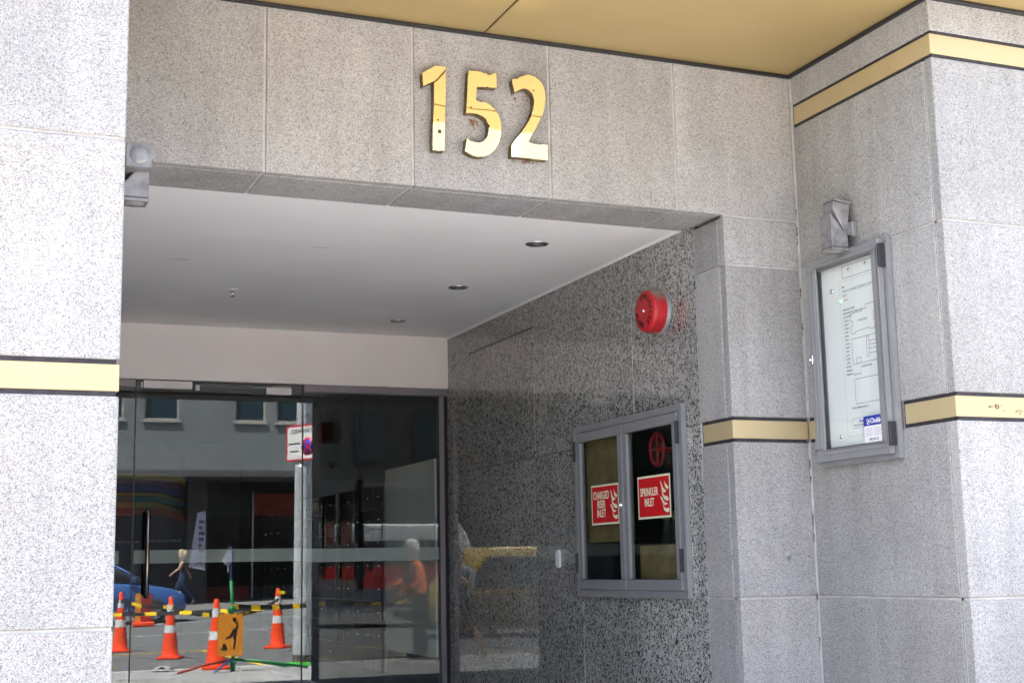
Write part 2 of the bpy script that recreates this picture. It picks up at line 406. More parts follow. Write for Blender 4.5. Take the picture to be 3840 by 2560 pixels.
def fill_front(par, x0, x1, y, zs, xs=(), zr=(0.004, ZC - .003)):
    for z in zs: bx('joint', x0, x1, y + .008, y + .034, z - J / 2 - .001, z + J / 2 + .001, 'mortar', par)
    for x in xs: bx('joint', x - J / 2 - .001, x + J / 2 + .001, y + .008, y + .034, zr[0], zr[1], 'mortar', par)
def fill_side(par, x, out, y0, y1, zs, ys=(), zr=(0.004, ZC - .003)):
    a, b = sorted((x - out * .008, x - out * .034))
    for z in zs: bx('joint', a, b, y0, y1, z - J / 2 - .001, z + J / 2 + .001, 'mortar', par)
    a, b = sorted((x - out * .008, x - out * .034))
    for y in ys:
        for c, d in zr: bx('joint', a, b, y - J / 2 - .001, y + J / 2 + .001, c, d, 'mortar', par)
ROWS = [(.004, ZGB - DB), (ZGT + DG, ZUB - DB), (ZUT + DG, ZC - .003)]
# --- left pier
pier = empty('stone_pier', 'broad pale granite pier with a gold strip at the left edge', 'pier', loc=(XL - 1, YF, 0))
rows = band_rows(0.004, ZC - .002, SEAMS, BANDS)
for z0, z1 in rows:
    for x0, x1 in ((-3.0, -1.50), (-1.492, -.60), (-.592, XL)):
        bx('stone_panel', x0, x1, YF, YF + T, z0, z1, 'flamed_granite', pier, .004)
    bx('stone_panel', XL - T, XL, YF + T + J, YL - J, z0, z1, 'flamed_granite', pier, .004)
bx('core', -3.0, XL - .012, YF + .035, 6.4, 0.002, ZC - .004, 'mortar', pier)
fill_front(pier, -3.0, XL - .004, YF, SEAMS); fill_side(pier, XL, 1, YF + .02, YL - J, SEAMS, [YF + T + J / 2], ROWS)
gold_front(pier, -3.0, XL - .0005, YF)
gold_side(pier, XL, YF + .031, YL - .01, 1, 0, .012)

# --- right column
colm = empty('stone_column', 'pale granite corner column with two gold strips at the right edge', 'column', loc=(XQ + 1, YF, 0))
for z0, z1 in rows:
    for x0, x1 in ((XQ, 5.10), (5.108, 6.6)):
        bx('stone_panel', x0, x1, YF, YF + T, z0, z1, 'flamed_granite', colm, .004)
for z0, z1 in rows:
    bx('stone_panel', XQ, XQ + T, YF + T + J, YL - J, z0, z1, 'flamed_granite', colm, .004)
bx('core', XQ + .012, 6.6, YF + .035, 6.4, .002, ZC - .004, 'mortar', colm)
fill_front(colm, XQ + .004, 6.6, YF, SEAMS); fill_side(colm, XQ, -1, YF + .02, YL - J, SEAMS, [YF + T + J / 2], ROWS)
for c_, d_ in ROWS: bx('joint', XQ + .004, XQ + .034, YL - J, YL - .0005, c_, d_, 'mortar', colm)
gold_front(colm, XQ + .0005, 6.6, YF)
# side strips: upper runs to the lintel, lower is interrupted by the indicator cabinet
gold_side(colm, XQ, YF + .031, YL - .006, -1, 0, .013, [BANDS[1]])
gold_side(colm, XQ, YF + .031, 4.845, -1, 0, .013, [BANDS[0]])
gold_side(colm, XQ, 5.425, YL - .001, -1, .016, 0, [BANDS[0]])
MB().box(XQ + .0115, XQ + T, 4.845, 5.425, ZGB - DB, ZGT + DG).build('stone_panel', 'flamed_granite', colm)

bx('sealant', XQ - .006, XQ + .014, YL - .006, YL + .010, ZL + .001, ZC - .012, 'mortar', colm); bx('sealant', XQ - .006, XQ + .014, YL - .006, YL + .010, ZGT + DG, ZL - .001, 'mortar', colm); bx('sealant', XQ - .006, XQ + .014, YL - .006, YL + .010, .004, ZGB - DB, 'mortar', colm)
# --- recessed pier beside the entrance
rp = empty('recessed_pier', 'narrow recessed granite pier with a gold strip beside the dark granite wall', 'pier', loc=((XP + XQ) / 2, YL, 0))
for z0, z1 in band_rows(.004, ZL - J, SEAMS, [BANDS[0]]):
    bx('stone_panel', XP, XQ - J / 2, YL, YL + T, z0, z1, 'flamed_granite', rp, .004)
    bx('stone_panel', XP, XP + T, YL + T + J, 5.846, z0, z1, 'flamed_granite', rp, .004)
bx('core', XP + .012, XQ + .012, YL + .035, 5.85, .002, ZL - J, 'mortar', rp)
fill_front(rp, XP + .004, XQ - .004, YL, SEAMS); fill_side(rp, XP, -1, YL + .02, 5.846, SEAMS, [YL + T + J / 2], [(.004, ZGB - DB), (ZGT + DG, ZL - J)])
bx('joint', XP + .004, XQ - .001, YL + .008, YL + .034, ZL - J - .001, ZL + .001, 'mortar', rp)
gold_front(rp, XP + .0005, XQ - .0005, YL, bands=[BANDS[0]])
gold_side(rp, XP, YL + .031, 5.846, -1, 0, .014, [BANDS[0]])

# --- lintel
lin = empty('stone_lintel', 'long granite lintel of wide slabs carrying the brass numerals', 'lintel', loc=(2.2, YL, ZL))
xs = [-.76, -.097, .565, 1.2270, 1.8892, 2.5557, 3.2176, XQ - .003]
for a, b in zip(xs, xs[1:]):
    bx('stone_panel', a + J / 2, b - J / 2, YL, YL + T, ZL, ZC - .002, 'flamed_granite', lin, .004)
    bx('soffit_panel', a + J / 2, min(b - J / 2, XP if b < XQ - .01 else XP - .002) if b < 3.3 else XP - .002, YL + T + J, YS, ZL + .002, ZL + .06, 'flamed_granite', lin, .004)
for x in xs[1:-1]:
    bx('joint', x - J / 2 - .001, x + J / 2 + .001, YL + .008, YL + .034, ZL + .003, ZC - .003, 'mortar', lin)
    bx('joint', x - J / 2 - .001, x + J / 2 + .001, YL + T + J, YS, ZL + .006, ZL + .05, 'mortar', lin)
bx('joint', -.7, XP - .002, YL + T - .001, YL + T + J + .001, ZL + .005, ZL + .05, 'mortar', lin)
bx('core', -.8, XQ, YL + .035, YL + T + .3, ZL + .012, ZC - .004, 'mortar', lin)
bx('beam', -.8, XP - .003, YL + T + .3, YS + .02, ZL + .03, ZC - .004, 'mortar', lin)

# --- gold soffit
sof = empty('gold_soffit', 'gold metal soffit overhead with dark edge trim', 'soffit', loc=(2, YF, ZC))
YE = 4.2
sx = [-4.0, -1.667, 2.233, 6.13, 8.0]
for a, b in zip(sx, sx[1:]):
    bx('soffit_panel', a + .005, b - .005, YE, 4.478, ZC + .004, ZC + .03, 'gold_soffit', sof, .002)
    bx('soffit_panel', a + .005, b - .005, 4.490, YL - .002, ZC + .004, ZC + .03, 'gold_soffit', sof, .002)
bx('backing', -4, 8, YE, YL, ZC + .012, ZC + .09, 'dark_trim', sof)
tz0, tz1 = ZC - .012, ZC + .0035
bx('trim', XL, XQ, YL - .022, YL - .001, tz0, tz1, 'dark_trim', sof, .002)
bx('trim', XQ - .022, XQ - .001, YF - .022, YL - .0225, tz0, tz1, 'dark_trim', sof, .002)
bx('trim', XQ - .0005, 8, YF - .022, YF - .001, tz0, tz1, 'dark_trim', sof, .002)
bx('trim', XL + .001, XL + .022, YF - .022, YL - .0225, tz0, tz1, 'dark_trim', sof, .002)
bx('trim', -4, XL + .0005, YF - .022, YF - .001, tz0, tz1, 'dark_trim', sof, .002)
# --- facade above, out of frame, that shades the entrance
fac = empty('upper_facade', 'upper storeys of the stone building above the entrance', 'facade', loc=(2, 6, ZC))
MB().box(-8, 12, YE, 9.0, ZC + .1, 8.5).build('wall', 'facade_stone', fac)
for k in range(6):
    x = -7 + k * 3.1
    for z in (5.0,): bx('window', x, x + 2.1, YE - .02, YE + .05, z, z + 1.5, 'pane_blue', fac)
bx('wall', -8, -3.0, YF + .2, 9.0, 0, ZC + .1, 'facade_stone', fac)
bx('wall', 6.6, 12, YF + .2, 9.0, 0, ZC + .1, 'facade_stone', fac)

# ------------------------------------------------------------------ vestibule
gw = empty('granite_wall', 'dark polished speckled granite wall on the right of the entrance', 'wall', loc=(XP, 7.6, 0))
yj = [5.852, 6.5425, 7.243, 7.8745, 9.02, 9.47]
zj = [FLOOR, Z0, ZCE - .003]
OPEN = (6.02, 7.21, 1.165, 2.06)
def gpiece(y0, y1, z0, z1, tilt):
    mb = MB(); a0, a1, b0, b1 = OPEN
    if y1 <= a0 or y0 >= a1 or z1 <= b0 or z0 >= b1: parts = [(y0, y1, z0, z1)]
    else:
        parts = []
        if z0 < b0: parts.append((y0, y1, z0, b0))
        if z1 > b1: parts.append((y0, y1, b1, z1))
        m0, m1 = max(z0, b0), min(z1, b1)
        if y0 < a0: parts.append((y0, a0, m0, m1))
        if y1 > a1: parts.append((a1, y1, m0, m1))
    for p in parts:
        t0, t1 = tilt * (p[0] - y0), tilt * (p[1] - y0)
        vs = [(XP + t0, p[0], p[2]), (XP + t1, p[1], p[2]), (XP + t1, p[1], p[3]), (XP + t0, p[0], p[3])]
        vs += [(XP + .03, q[1], q[2]) for q in vs]
        mb.add(vs, [(0, 1, 2, 3), (4, 7, 6, 5), (0, 4, 5, 1), (1, 5, 6, 2), (2, 6, 7, 3), (3, 7, 4, 0)])
    mb.build('granite_slab', 'polished_granite', gw)
tl = {0: [-.004, .006], 1: [.005, -.006], 2: [-.006, .004], 3: [0, 0], 4: [0, 0]}
for i, (a, b) in enumerate(zip(yj, yj[1:])):
    for j, (c, d) in enumerate(zip(zj, zj[1:])):
        if i == 3 and j == 1:
            gpiece(a + .0015, b - .0015, c + .0025, 2.795, 0); gpiece(a + .0015, b - .0015, 2.809, d, 0); bx('slot', XP + .003, XP + .011, a, b, 2.794, 2.81, 'black_plastic', gw)
        else: gpiece(a + .0015, b - .0015, c + .0025, d - .0025, tl[i][j])
mb = MB(); a0, a1, b0, b1 = OPEN
for p in ((5.85, 9.47, FLOOR, b0), (5.85, 9.47, b1, ZCE), (5.85, a0, b0, b1), (a1, 9.47, b0, b1)):
    mb.box(XP + .012, XP + .07, p[0], p[1], p[2], p[3])
mb.build('backing', 'joint_dark', gw)
# light-coloured sealant in some upright joints
for y, z0, z1 in ((7.8745, FLOOR, 2.79), (7.243, FLOOR, 1.1), (6.5425, FLOOR, 1.1), (5.849, FLOOR, ZL - .01), (6.5425, 2.1, 2.9)):
    mb = MB(); z = z0
    while z < z1:
        l = random.uniform(.03, .25); mb.box(XP + .002, XP + .014, y - .0016, y + .0016, z, min(z1, z + l)); z += l + random.choice([0, .004, .02, .05])
    mb.build('sealant', 'mortar', gw)
mb = MB().box(XP - .012, XP - .001, 5.95, 9.44, ZCE - .016, ZCE - .001)
mb.build('ceiling_trim', 'ceiling_paint', gw)
lw = empty('vestibule_wall', 'plain granite wall behind the left pier', 'wall', loc=(.4, 7.6, 0))
bx('granite_slab', .35, .42, 6.41, YB + .1, FLOOR, ZCE, 'polished_granite', lw)
bx('core', -.1, .349, 6.41, YB + .1, 0, ZCE + .3, 'mortar', lw)

ceil = tag(bx('ceiling', .3, XP + .05, YS + .001, YB - .02, ZCE, ZCE + .12, 'ceiling_paint'), kind='structure')
bx('roof_slab', -1, 6.6, 6.0, 18, ZCE + .125, ZCE + .4, 'mortar', ceil)
tag(bx('bulkhead', .42, XP - .001, YB - .035, YB + .12, ZH, ZCE - .001, 'white_paint'), 'plain white bulkhead above the glass doors', 'wall')
tag(bx('vestibule_floor', -.1, XP + .05, 5.3, YB + .05, .01, FLOOR, 'floor_tile', None, .006), kind='structure')
tag(bx('doorstep', XL, XP, 4.95, 5.297, .01, .13, 'kerb_concrete', None, .006), 'low stone step in front of the entrance', 'step')
# scuffs on the ceiling
for pts in ([(1.12, 7.40), (1.165, 7.42), (1.20, 7.405), (1.235, 7.41)], [(1.78, 6.9), (1.83, 6.92), (1.88, 6.905)]):
    mb = MB(); z = ZCE - .0006
    for i in range(len(pts) - 1):
        (xa, ya), (xb, yb) = pts[i], pts[i + 1]; wa = .0045 * math.sin(math.pi * (i + .2) / len(pts)); wb = .0045 * math.sin(math.pi * (i + 1.1) / len(pts))
        mb.add([(xa, ya - wa, z), (xb, yb - wb, z), (xb, yb + wb, z), (xa, ya + wa, z)], [(0, 1, 2, 3)])
    mb.build('scuff_mark', 'scuff' if pts[0][0] < 1.5 else 'mortar', ceil)
# downlights
dl0 = None
for k, (y, which) in enumerate(((6.484, 'nearest the lintel'), (7.676, 'middle of the row of three'), (8.872, 'nearest the glass doors'))):
    d = empty('downlight', 'round recessed downlight in the white ceiling, ' + which, 'downlight', 'recessed downlights in the entrance ceiling', (2.893, y, ZCE))
    fr = F((2.893, y, ZCE), (1, 0, 0), (0, 1, 0), (0, 0, -1))
    MB().lathe([(.062, .0), (.062, .003), (.056, .005), (.049, .003), (.047, .0006)], fr, 28, cap=False).build('rim', 'chrome', d)
    MB().lathe([(.0472, .0015), (.040, .0012), (.0, .0012)], fr, 28, cap=False).build('baffle', 'black_plastic', d)
    MB().lathe([(.026, .0015), (.022, .004), (.0, .005)], fr, 20, cap=False).build('lamp', 'lens_glass', d)
# sprinkler head
sp = empty('fire_sprinkler', 'small pendent sprinkler head with white collar in the ceiling', 'sprinkler', loc=(1.612, 8.141, ZCE))
fr = F((1.612, 8.141, ZCE), (1, 0, 0), (0, 1, 0), (0, 0, -1))
MB().lathe([(.036, 0), (.036, .003), (.028, .007), (.012, .008), (.0, .008)], fr, 24, cap=False).build('collar', 'off_white', sp)
MB().lathe([(.008, .006), (.007, .03), (.004, .033), (.004, .04)], fr, 12).build('body', 'chrome', sp)
mb = MB(); mb.tube([fr(.007, 0, .02), fr(.011, 0, .03), fr(.004, 0, .042)], .0016, 6); mb.tube([fr(-.007, 0, .02), fr(-.011, 0, .03), fr(-.004, 0, .042)], .0016, 6)
mb.build('frame_arm', 'chrome', sp)
MB().lathe([(.0, .041), (.016, .042), (.016, .044), (.0, .045)], fr, 16, cap=False).build('deflector', 'dark_steel', sp)

# ------------------------------------------------------------------ glazing
gz_ = empty('glass_screen', 'fixed glass sidelights in grey aluminium frames either side of the door', 'glazing', loc=(2.4, YB, FLOOR))
HZ = ZH - .052
bx('head_frame', .42, 1.229, YB - .015, YB + .05, HZ, ZH - .001, 'frame_grey', gz_, .002)
bx('head_frame', 2.388, XP - .001, YB - .022, YB + .05, HZ, ZH - .001, 'frame_grey', gz_, .002)
bx('head_frame', 1.2295, 2.3875, YB + .02, YB + .05, HZ + .012, ZH - .001, 'dark_trim', gz_)
bx('jamb_frame', 3.398, 3.436, YB - .022, YB + .05, FLOOR, HZ - .001, 'frame_grey', gz_, .002)
bx('jamb_frame', .42, .46, YB - .02, YB + .05, FLOOR, HZ - .001, 'frame_grey', gz_, .002)
bx('sill_frame', .46, 1.228, YB - .02, YB + .04, FLOOR, FLOOR + .06, 'frame_grey', gz_, .002)
bx('sill_frame', 2.39, 3.397, YB - .02, YB + .04, FLOOR, FLOOR + .06, 'frame_grey', gz_, .002)
def pane(x0, x1, z0, z1, tx=0, tz=0, y=YB, t=.010):
    w_, h_ = x1 - x0, z1 - z0
    mb = MB(); vs = []
    for dy in (0, t):
        for (x, z) in ((x0, z0), (x1, z0), (x1, z1), (x0, z1)):
            vs.append((x, y + dy + (x - (x0 + x1) / 2) * tx + (z - (z0 + z1) / 2) * tz, z))
    mb.add(vs, [(0, 1, 2, 3)], 0); mb.add(vs, [(4, 7, 6, 5)], 0)
    mb.add(vs, [(0, 4, 5, 1), (1, 5, 6, 2), (2, 6, 7, 3), (3, 7, 4, 0)], 1)
    return mb
pane(.46, 1.231, FLOOR + .06, HZ).build('pane', ['door_glass', 'black_plastic'], gz_)
pane(2.388, 3.398, FLOOR + .06, HZ).build('pane', ['door_glass', 'black_plastic'], gz_)
bx('frosted_strip', 2.392, 3.397, YB + .0115, YB + .0125, 1.365, 1.457, 'frosted_film', gz_)
bx('frosted_strip', .47, 1.15, YB + .0115, YB + .0125, 1.375, 1.46, 'frosted_film', gz_)
door = empty('glass_door', 'frameless glass door with long bar handle', 'door', loc=(1.8, YB, FLOOR))
pane(1.239, 2.380, FLOOR + .012, HZ + .038).build('pane', ['door_glass', 'black_plastic'], door)
bx('edge_seal', 1.2315, 1.2385, YB - .004, YB + .014, FLOOR + .012, HZ + .03, 'black_plastic', door)
bx('edge_seal', 2.3805, 2.3875, YB - .004, YB + .014, FLOOR + .012, HZ + .03, 'black_plastic', door)
bx('frosted_strip', 1.246, 2.376, YB + .0115, YB + .0125, 1.375, 1.462, 'frosted_film', door)
# closer box, patch fitting
cl = bx('door_closer', 1.275, 1.602, YB - .05, YB - .006, 2.545, 2.597, 'off_white', door, .004)
bx('bracket', 1.262, 1.2745, YB - .03, YB - .004, 2.548, 2.585, 'aluminium_light', cl); bx('bracket', 1.628, 1.655, YB - .03, YB - .004, 2.54, 2.577, 'aluminium_light', cl)
bx('patch_fitting', 2.117, 2.297, YB - .03, YB - .001, 2.527, 2.577, 'off_white', door, .004)
bx('patch_plate', 2.165, 2.29, YB - .02, YB - .002, 2.578, 2.59, 'frame_grey', door)
mb = MB()
hx, hy = 1.3225, YB - .075
pts = [(hx, YB, 1.165)] + [(hx, YB - .055 - .02 * math.sin(t), 1.165 - .02 * (1 - math.cos(t))) for t in ()] + [(hx, hy + .02, 1.162), (hx, hy + .005, 1.168), (hx, hy, 1.182), (hx, hy, 1.70), (hx, hy + .005, 1.715), (hx, hy + .02, 1.722), (hx, YB, 1.722)]
mb.tube(pts, .0155, 14); hd = mb.build('handle', 'dark_steel', door)
mb = MB().tube([(hx, YB + .01, 1.165), (hx, YB + .085, 1.165), (hx, YB + .085, 1.72), (hx, YB + .01, 1.72)], .0155, 12); mb.build('handle', 'dark_steel', door)

# ------------------------------------------------------------------ lobby behind the glass
lob = empty('lobby', 'dark lobby interior behind the glass', 'room', loc=(2, 13, FLOOR))
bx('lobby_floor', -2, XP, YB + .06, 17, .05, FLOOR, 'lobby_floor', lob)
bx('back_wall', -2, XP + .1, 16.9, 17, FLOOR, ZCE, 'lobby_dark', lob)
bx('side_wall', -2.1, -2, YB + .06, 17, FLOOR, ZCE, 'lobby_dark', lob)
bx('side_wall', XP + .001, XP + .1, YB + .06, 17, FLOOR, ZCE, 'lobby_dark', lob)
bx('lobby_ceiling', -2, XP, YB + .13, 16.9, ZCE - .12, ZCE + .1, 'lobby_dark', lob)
tag(bx('notice_board', XP - .02, XP - .001, 9.71, 10.93, .66, 2.115, 'lobby_board', None, .002), 'plain pale grey board on the lobby wall just inside the glass', 'board')
lbx = empty('letterbox_bank', 'bank of dark letterboxes with small bright locks inside the lobby', 'letterboxes', loc=(XP, 13, .66))
dm = lk = None
for c in range(15):
    for r_ in range(8):
        y = 11.067 + .30 * c; z = 1.906 - .19 * r_
        if dm is None:
            o = MB().box(-.035, -.001, -.148, .148, -.093, .093).build('letterbox_door', 'letterbox_grey', None, .003); dm = o.data
            lk = MB().lathe([(.010, 0), (.010, .004), (.007, .008), (.0, .010)], F((-.035, 0, 0), (0, -1, 0), (0, 0, 1), (-1, 0, 0)), 8, cap=False).build('lock', 'chrome', None); lm = lk.data
        else:
            o = bpy.data.objects.new('letterbox_door', dm); COL.objects.link(o)
            lk = bpy.data.objects.new('lock', lm); COL.objects.link(lk)
        o.parent = lbx; o.location = Vector((XP, y, z)) - lbx.location
        lk.parent = o; lk.location = (0, 0, .0)
# poster stand in the lobby
pf = south(12.0)
po = empty('lobby_poster', 'dark poster with wavy coloured stripes seen through the glass door', 'poster', loc=(1.72, 12, FLOOR))
px0, px1 = 1.34, 1.99
MB().box(px0, px1, FLOOR + .2, 2.30, 0, .02, 0, pf).build('board', 'poster_navy', po)
def wavy(z0, dz, m, x0=px0, x1=px1, ph=0.0, amp=.035):
    mb = MB(); n = 24; lo = []; hi = []
    for i in range(n + 1):
        t = i / n; x = x0 + (x1 - x0) * t
        s_ = -amp * max(0, t - .45) / .55 * (1 + .8 * math.sin(7 * t + ph))
        lo.append(pf(x, z0 + s_ - .05 * max(0, t - .6), .0205)); hi.append(pf(x, z0 + dz + s_ * .6 - .02 * max(0, t - .6), .0205))
    for i in range(n): mb.add([lo[i], lo[i + 1], hi[i + 1], hi[i]], [(0, 1, 2, 3)])
    mb.build('stripe', m, po)
for z0, dz, m, ph in ((2.10, .05, 'poster_yellow', 0), (2.06, .038, 'poster_purple', .6), (2.0, .055, 'poster_blue', 1.2), (1.965, .02, 'poster_yellow', .3), (1.91, .05, 'poster_teal', .9), (1.86, .045, 'poster_yellow', .2), (1.80, .055, 'poster_red', 0)):
    wavy(z0, dz, m, ph=ph)
mb = MB(); text_mb(mb, 'Customer ser', pf, 1.5, 1.58, .021, .04, 1.1); mb.build('lettering', 'poster_text', po); mb = MB(); text_mb(mb, '0223780,021778510', pf, 1.82, 1.58, .021, .034)
mb.build('lettering', 'poster_text', po)

# ------------------------------------------------------------------ brass numerals
ONE = [(1.9212, 3.4732), (1.9467, 3.4903), (1.9651, 3.5004), (1.9744, 3.5092), (1.9822, 3.5123), (1.9886, 3.5159), (1.9964, 3.512), (2.0071, 3.5155), (2.0177, 3.5133), (2.0277, 3.5167), (2.0319, 3.5123), (2.0292, 3.3825), (2.0252, 3.2639), (2.0205, 3.1236), (1.9654, 3.1204), (1.9676, 3.223), (1.9706, 3.2648), (1.975, 3.3483), (1.9766, 3.3972), (1.9743, 3.4404), (1.9248, 3.4118)]
FIVE = [(2.1413, 3.511), (2.1539, 3.5101), (2.163, 3.5126), (2.1829, 3.513), (2.2047, 3.5129), (2.2155, 3.5054), (2.2236, 3.511), (2.2337, 3.503), (2.2446, 3.5016), (2.2558, 3.5086), (2.2705, 3.5147), (2.2761, 3.5154), (2.2772, 3.4455), (2.1817, 3.4404), (2.1769, 3.4141), (2.1752, 3.3769), (2.1877, 3.3713), (2.2003, 3.3675), (2.2131, 3.3732), (2.2276, 3.3678), (2.242, 3.361), (2.2636, 3.3448), (2.2814, 3.3204), (2.2918, 3.2933), (2.2955, 3.2585), (2.2921, 3.2195), (2.2804, 3.1832), (2.2617, 3.1533), (2.2377, 3.1299), (2.2121, 3.1169), (2.1833, 3.1123), (2.1546, 3.1164), (2.1181, 3.1318), (2.128, 3.1934), (2.1485, 3.1817), (2.17, 3.177), (2.1916, 3.1792), (2.2098, 3.1881), (2.2265, 3.209), (2.235, 3.2414), (2.233, 3.2693), (2.2226, 3.2927), (2.2047, 3.3047), (2.1795, 3.3124), (2.1579, 3.3135), (2.1273, 3.3094), (2.132, 3.3806), (2.1367, 3.4515)]
TWO = [(2.3549, 3.4959), (2.368, 3.5004), (2.381, 3.5006), (2.3924, 3.512), (2.4113, 3.5201), (2.4339, 3.529), (2.4638, 3.5237), (2.4898, 3.5089), (2.508, 3.4859), (2.5178, 3.4546), (2.5183, 3.4187), (2.512, 3.3785), (2.5005, 3.3414), (2.4808, 3.3035), (2.4611, 3.2657), (2.4418, 3.2353), (2.4281, 3.2073), (2.4447, 3.2019), (2.4632, 3.2003), (2.4856, 3.198), (2.5044, 3.2021), (2.5231, 3.2011), (2.5231, 3.1294), (2.3433, 3.13), (2.3452, 3.1846), (2.3748, 3.2247), (2.3976, 3.2518), (2.4207, 3.2862), (2.4401, 3.3204), (2.4541, 3.3576), (2.4613, 3.3942), (2.4594, 3.4226), (2.4506, 3.4431), (2.4322, 3.457), (2.4136, 3.4601), (2.3911, 3.4521), (2.3665, 3.4331), (2.3553, 3.4781)]
lf = south(YL)
def chip(poly):                                   # fine uneven edge from corrosion along the top edges
    out = []
    n = len(poly)
    for i in range(n):
        a, b = Vector(poly[i]), Vector(poly[(i + 1) % n]); out.append(tuple(a))
        d = b - a
        if d.length > .012:
            k = int(d.length / .009)
            for j in range(1, k):
                q = a + d * (j / k); nn = Vector((-d.y, d.x)).normalized()
                q += nn * random.uniform(-.0009, .0007) * (1.8 if abs(d.x) > abs(d.y) else 1); out.append(tuple(q))
    return out
def numeral(poly, ch, label):
    cx = sum(p[0] for p in poly) / len(poly); zb = min(p[1] for p in poly)
    t = empty('brass_numeral', label, 'numeral', 'house number on the lintel', (cx, YL, zb))
    pl = chip(poly)
    mb = MB(); vs = [lf(a, b, .041) for a, b in pl] + [lf(a, b, .002) for a, b in poly[:0]]
    # front sheet and return edge; the face is a thin polished sheet on a duller box
    mb.prism(pl, .0395, .0425, lf); mb.build('polished_face', 'brass_mirror', t)
    inner = pl
    mb = MB(); n = len(inner)
    v0 = [lf(a, b, .001) for a, b in poly]; v1 = [lf(a, b, .0393) for a, b in poly]; n = len(poly)
    mb.add(v0 + v1, [(i, (i + 1) % n, n + (i + 1) % n, n + i) for i in range(n)]); mb.add(v0 + v1, [list(range(n, 2 * n))])
    mb.build('return_edge', 'brass_side', t)
    return t
numeral(ONE, '1', 'polished brass numeral 1, first of the house number')
n5 = numeral(FIVE, '5', 'polished brass numeral 5, in the middle of the house number')
n2 = numeral(TWO, '2', 'polished brass numeral 2, last of the house number')
def stain(par, cx, cz, w_, h_, n_, fr=lf, m='rust', c=.0012, bias=.6):
    mb = MB()
    for _ in range(n_):
        a = random.gauss(0, .35) * w_; b = -abs(random.gauss(0, bias)) * h_
        s_ = random.uniform(.0012, .0045)
        pts = [(cx + a + s_ * math.cos(t) * random.uniform(.5, 1.2), cz + b + s_ * math.sin(t) * random.uniform(.6, 1.6)) for t in [k * 1.05 for k in range(6)]]
        mb.add([fr(x, z, c + random.uniform(0, .0003)) for x, z in pts], [list(range(6))])
    mb.build('rust_stain', m, par)
stain(n5, 2.175, 3.297, .035, .030, 70); stain(n2, 2.352, 3.185, .012, .06, 30); stain(n2, 2.44, 3.125, .07, .006, 30)
stain(n2, 2.445, 3.45, .025, .05, 22); stain(n2, 2.385, 3.425, .01, .02, 10)
# grime beads in the corner joint of the column
for z, h_ in ((2.93, .05), (2.62, .04), (2.45, .05), (1.78, .03), (1.70, .02), (1.52, .06), (1.43, .03), (1.15, .03), (.95, .04), (3.02, .03)):
    stain(colm, 5.545, z, .006, h_, 34, F((XQ - .0062, 0, 0), (0, 1, 0), (0, 0, 1), (-1, 0, 0)), 'grime', .0012)
stain(rp, 3.74, 1.325, .02, .03, 40, F((0, YL, 0), (1, 0, 0), (0, 0, 1), (0, -1, 0)), 'ink_grey', .0008, .4)

stain(colm, 4.10, 1.935, .05, .02, 26, F((0, YF + .003, 0), (1, 0, 0), (0, 0, 1), (0, -1, 0)), 'grime', .0006, .5); stain(colm, 4.22, 1.915, .03, .02, 10, F((0, YF + .003, 0), (1, 0, 0), (0, 0, 1), (0, -1, 0)), 'grime', .0006, .5)
# ------------------------------------------------------------------ alarm bell
bc = (6.20, 2.60)
be = empty('sprinkler_alarm', 'round red alarm gong with black lettering on the granite wall', 'alarm', loc=(XP, bc[0], bc[1]))
bf = F((XP, bc[0], bc[1]), (0, -1, 0), (0, 0, 1), (-1, 0, 0))
MB().lathe([(.1165, 0), (.1165, .020), (.112, .024), (.0, .024)], bf, 40, cap=False).build('backplate', 'aluminium', be)
MB().lathe([(.113, .0245), (.113, .078), (.111, .090), (.104, .099), (.093, .102), (.0, .102)], bf, 48, cap=False).build('gong', ['bell_red'], be)
mb = MB()                                          # dust settled on the top of the drum
for i in range(22):
    t0, t1 = R(5 + i * 6), R(5 + (i + 1) * 6)
    for (ra, ca), (rb, cb) in (((.1136, .026), (.1136, .078)), ((.1136, .078), (.1115, .090))):
        mb.add([bf(ra * math.cos(t0), ra * math.sin(t0), ca), bf(ra * math.cos(t1), ra * math.sin(t1), ca), bf(rb * math.cos(t1), rb * math.sin(t1), cb), bf(rb * math.cos(t0), rb * math.sin(t0), cb)], [(0, 1, 2, 3)])
dm_ = bpy.data.materials.new('dust_film'); dm_.use_nodes = True; MATS['dust_film'] = dm_
k = N(dm_); b = k.n['Principled BSDF']; b.inputs['Base Color'].default_value = (.34, .29, .23, 1); b.inputs['Roughness'].default_value = .95
tr = k.new('ShaderNodeBsdfTransparent'); mx = k.new('ShaderNodeMixShader'); k.ln(tr, 0, mx, 1); k.ln(b, 0, mx, 2)
tc = k.new('ShaderNodeTexCoord'); nz = k.new('ShaderNodeTexNoise', _Scale=55, _Detail=4); k.ln(tc, 'Object', nz, 'Vector')
sx_ = k.new('ShaderNodeSeparateXYZ'); k.ln(tc, 'Object', sx_, 0)
mr = k.new('ShaderNodeMapRange'); k.ln(sx_, 'Z', mr, 0); mr.inputs[1].default_value = bc[1] + .03; mr.inputs[2].default_value = bc[1] + .095
mu = k.new('ShaderNodeMath', operation='MULTIPLY_ADD'); k.ln(nz, 'Fac', mu, 0); mu.inputs[1].default_value = .6; mu.inputs[2].default_value = .5
m2_ = k.new('ShaderNodeMath', operation='MULTIPLY', use_clamp=True); k.ln(mu, 0, m2_, 0); k.ln(mr, 0, m2_, 1); k.ln(m2_, 0, mx, 0)
k.ln(mx, 0, k.n['Material Output'], 'Surface')
o = mb.build('dust', 'dust_film', be)
mb = MB()
for i, ch in enumerate('SPRINKLER'):
    t = R(112 - i * 21); text_mb(mb, ch, bf, .074 * math.cos(t), .074 * math.sin(t),   .1025, .036, .95, rot=t - math.pi / 2, bold=.0015)
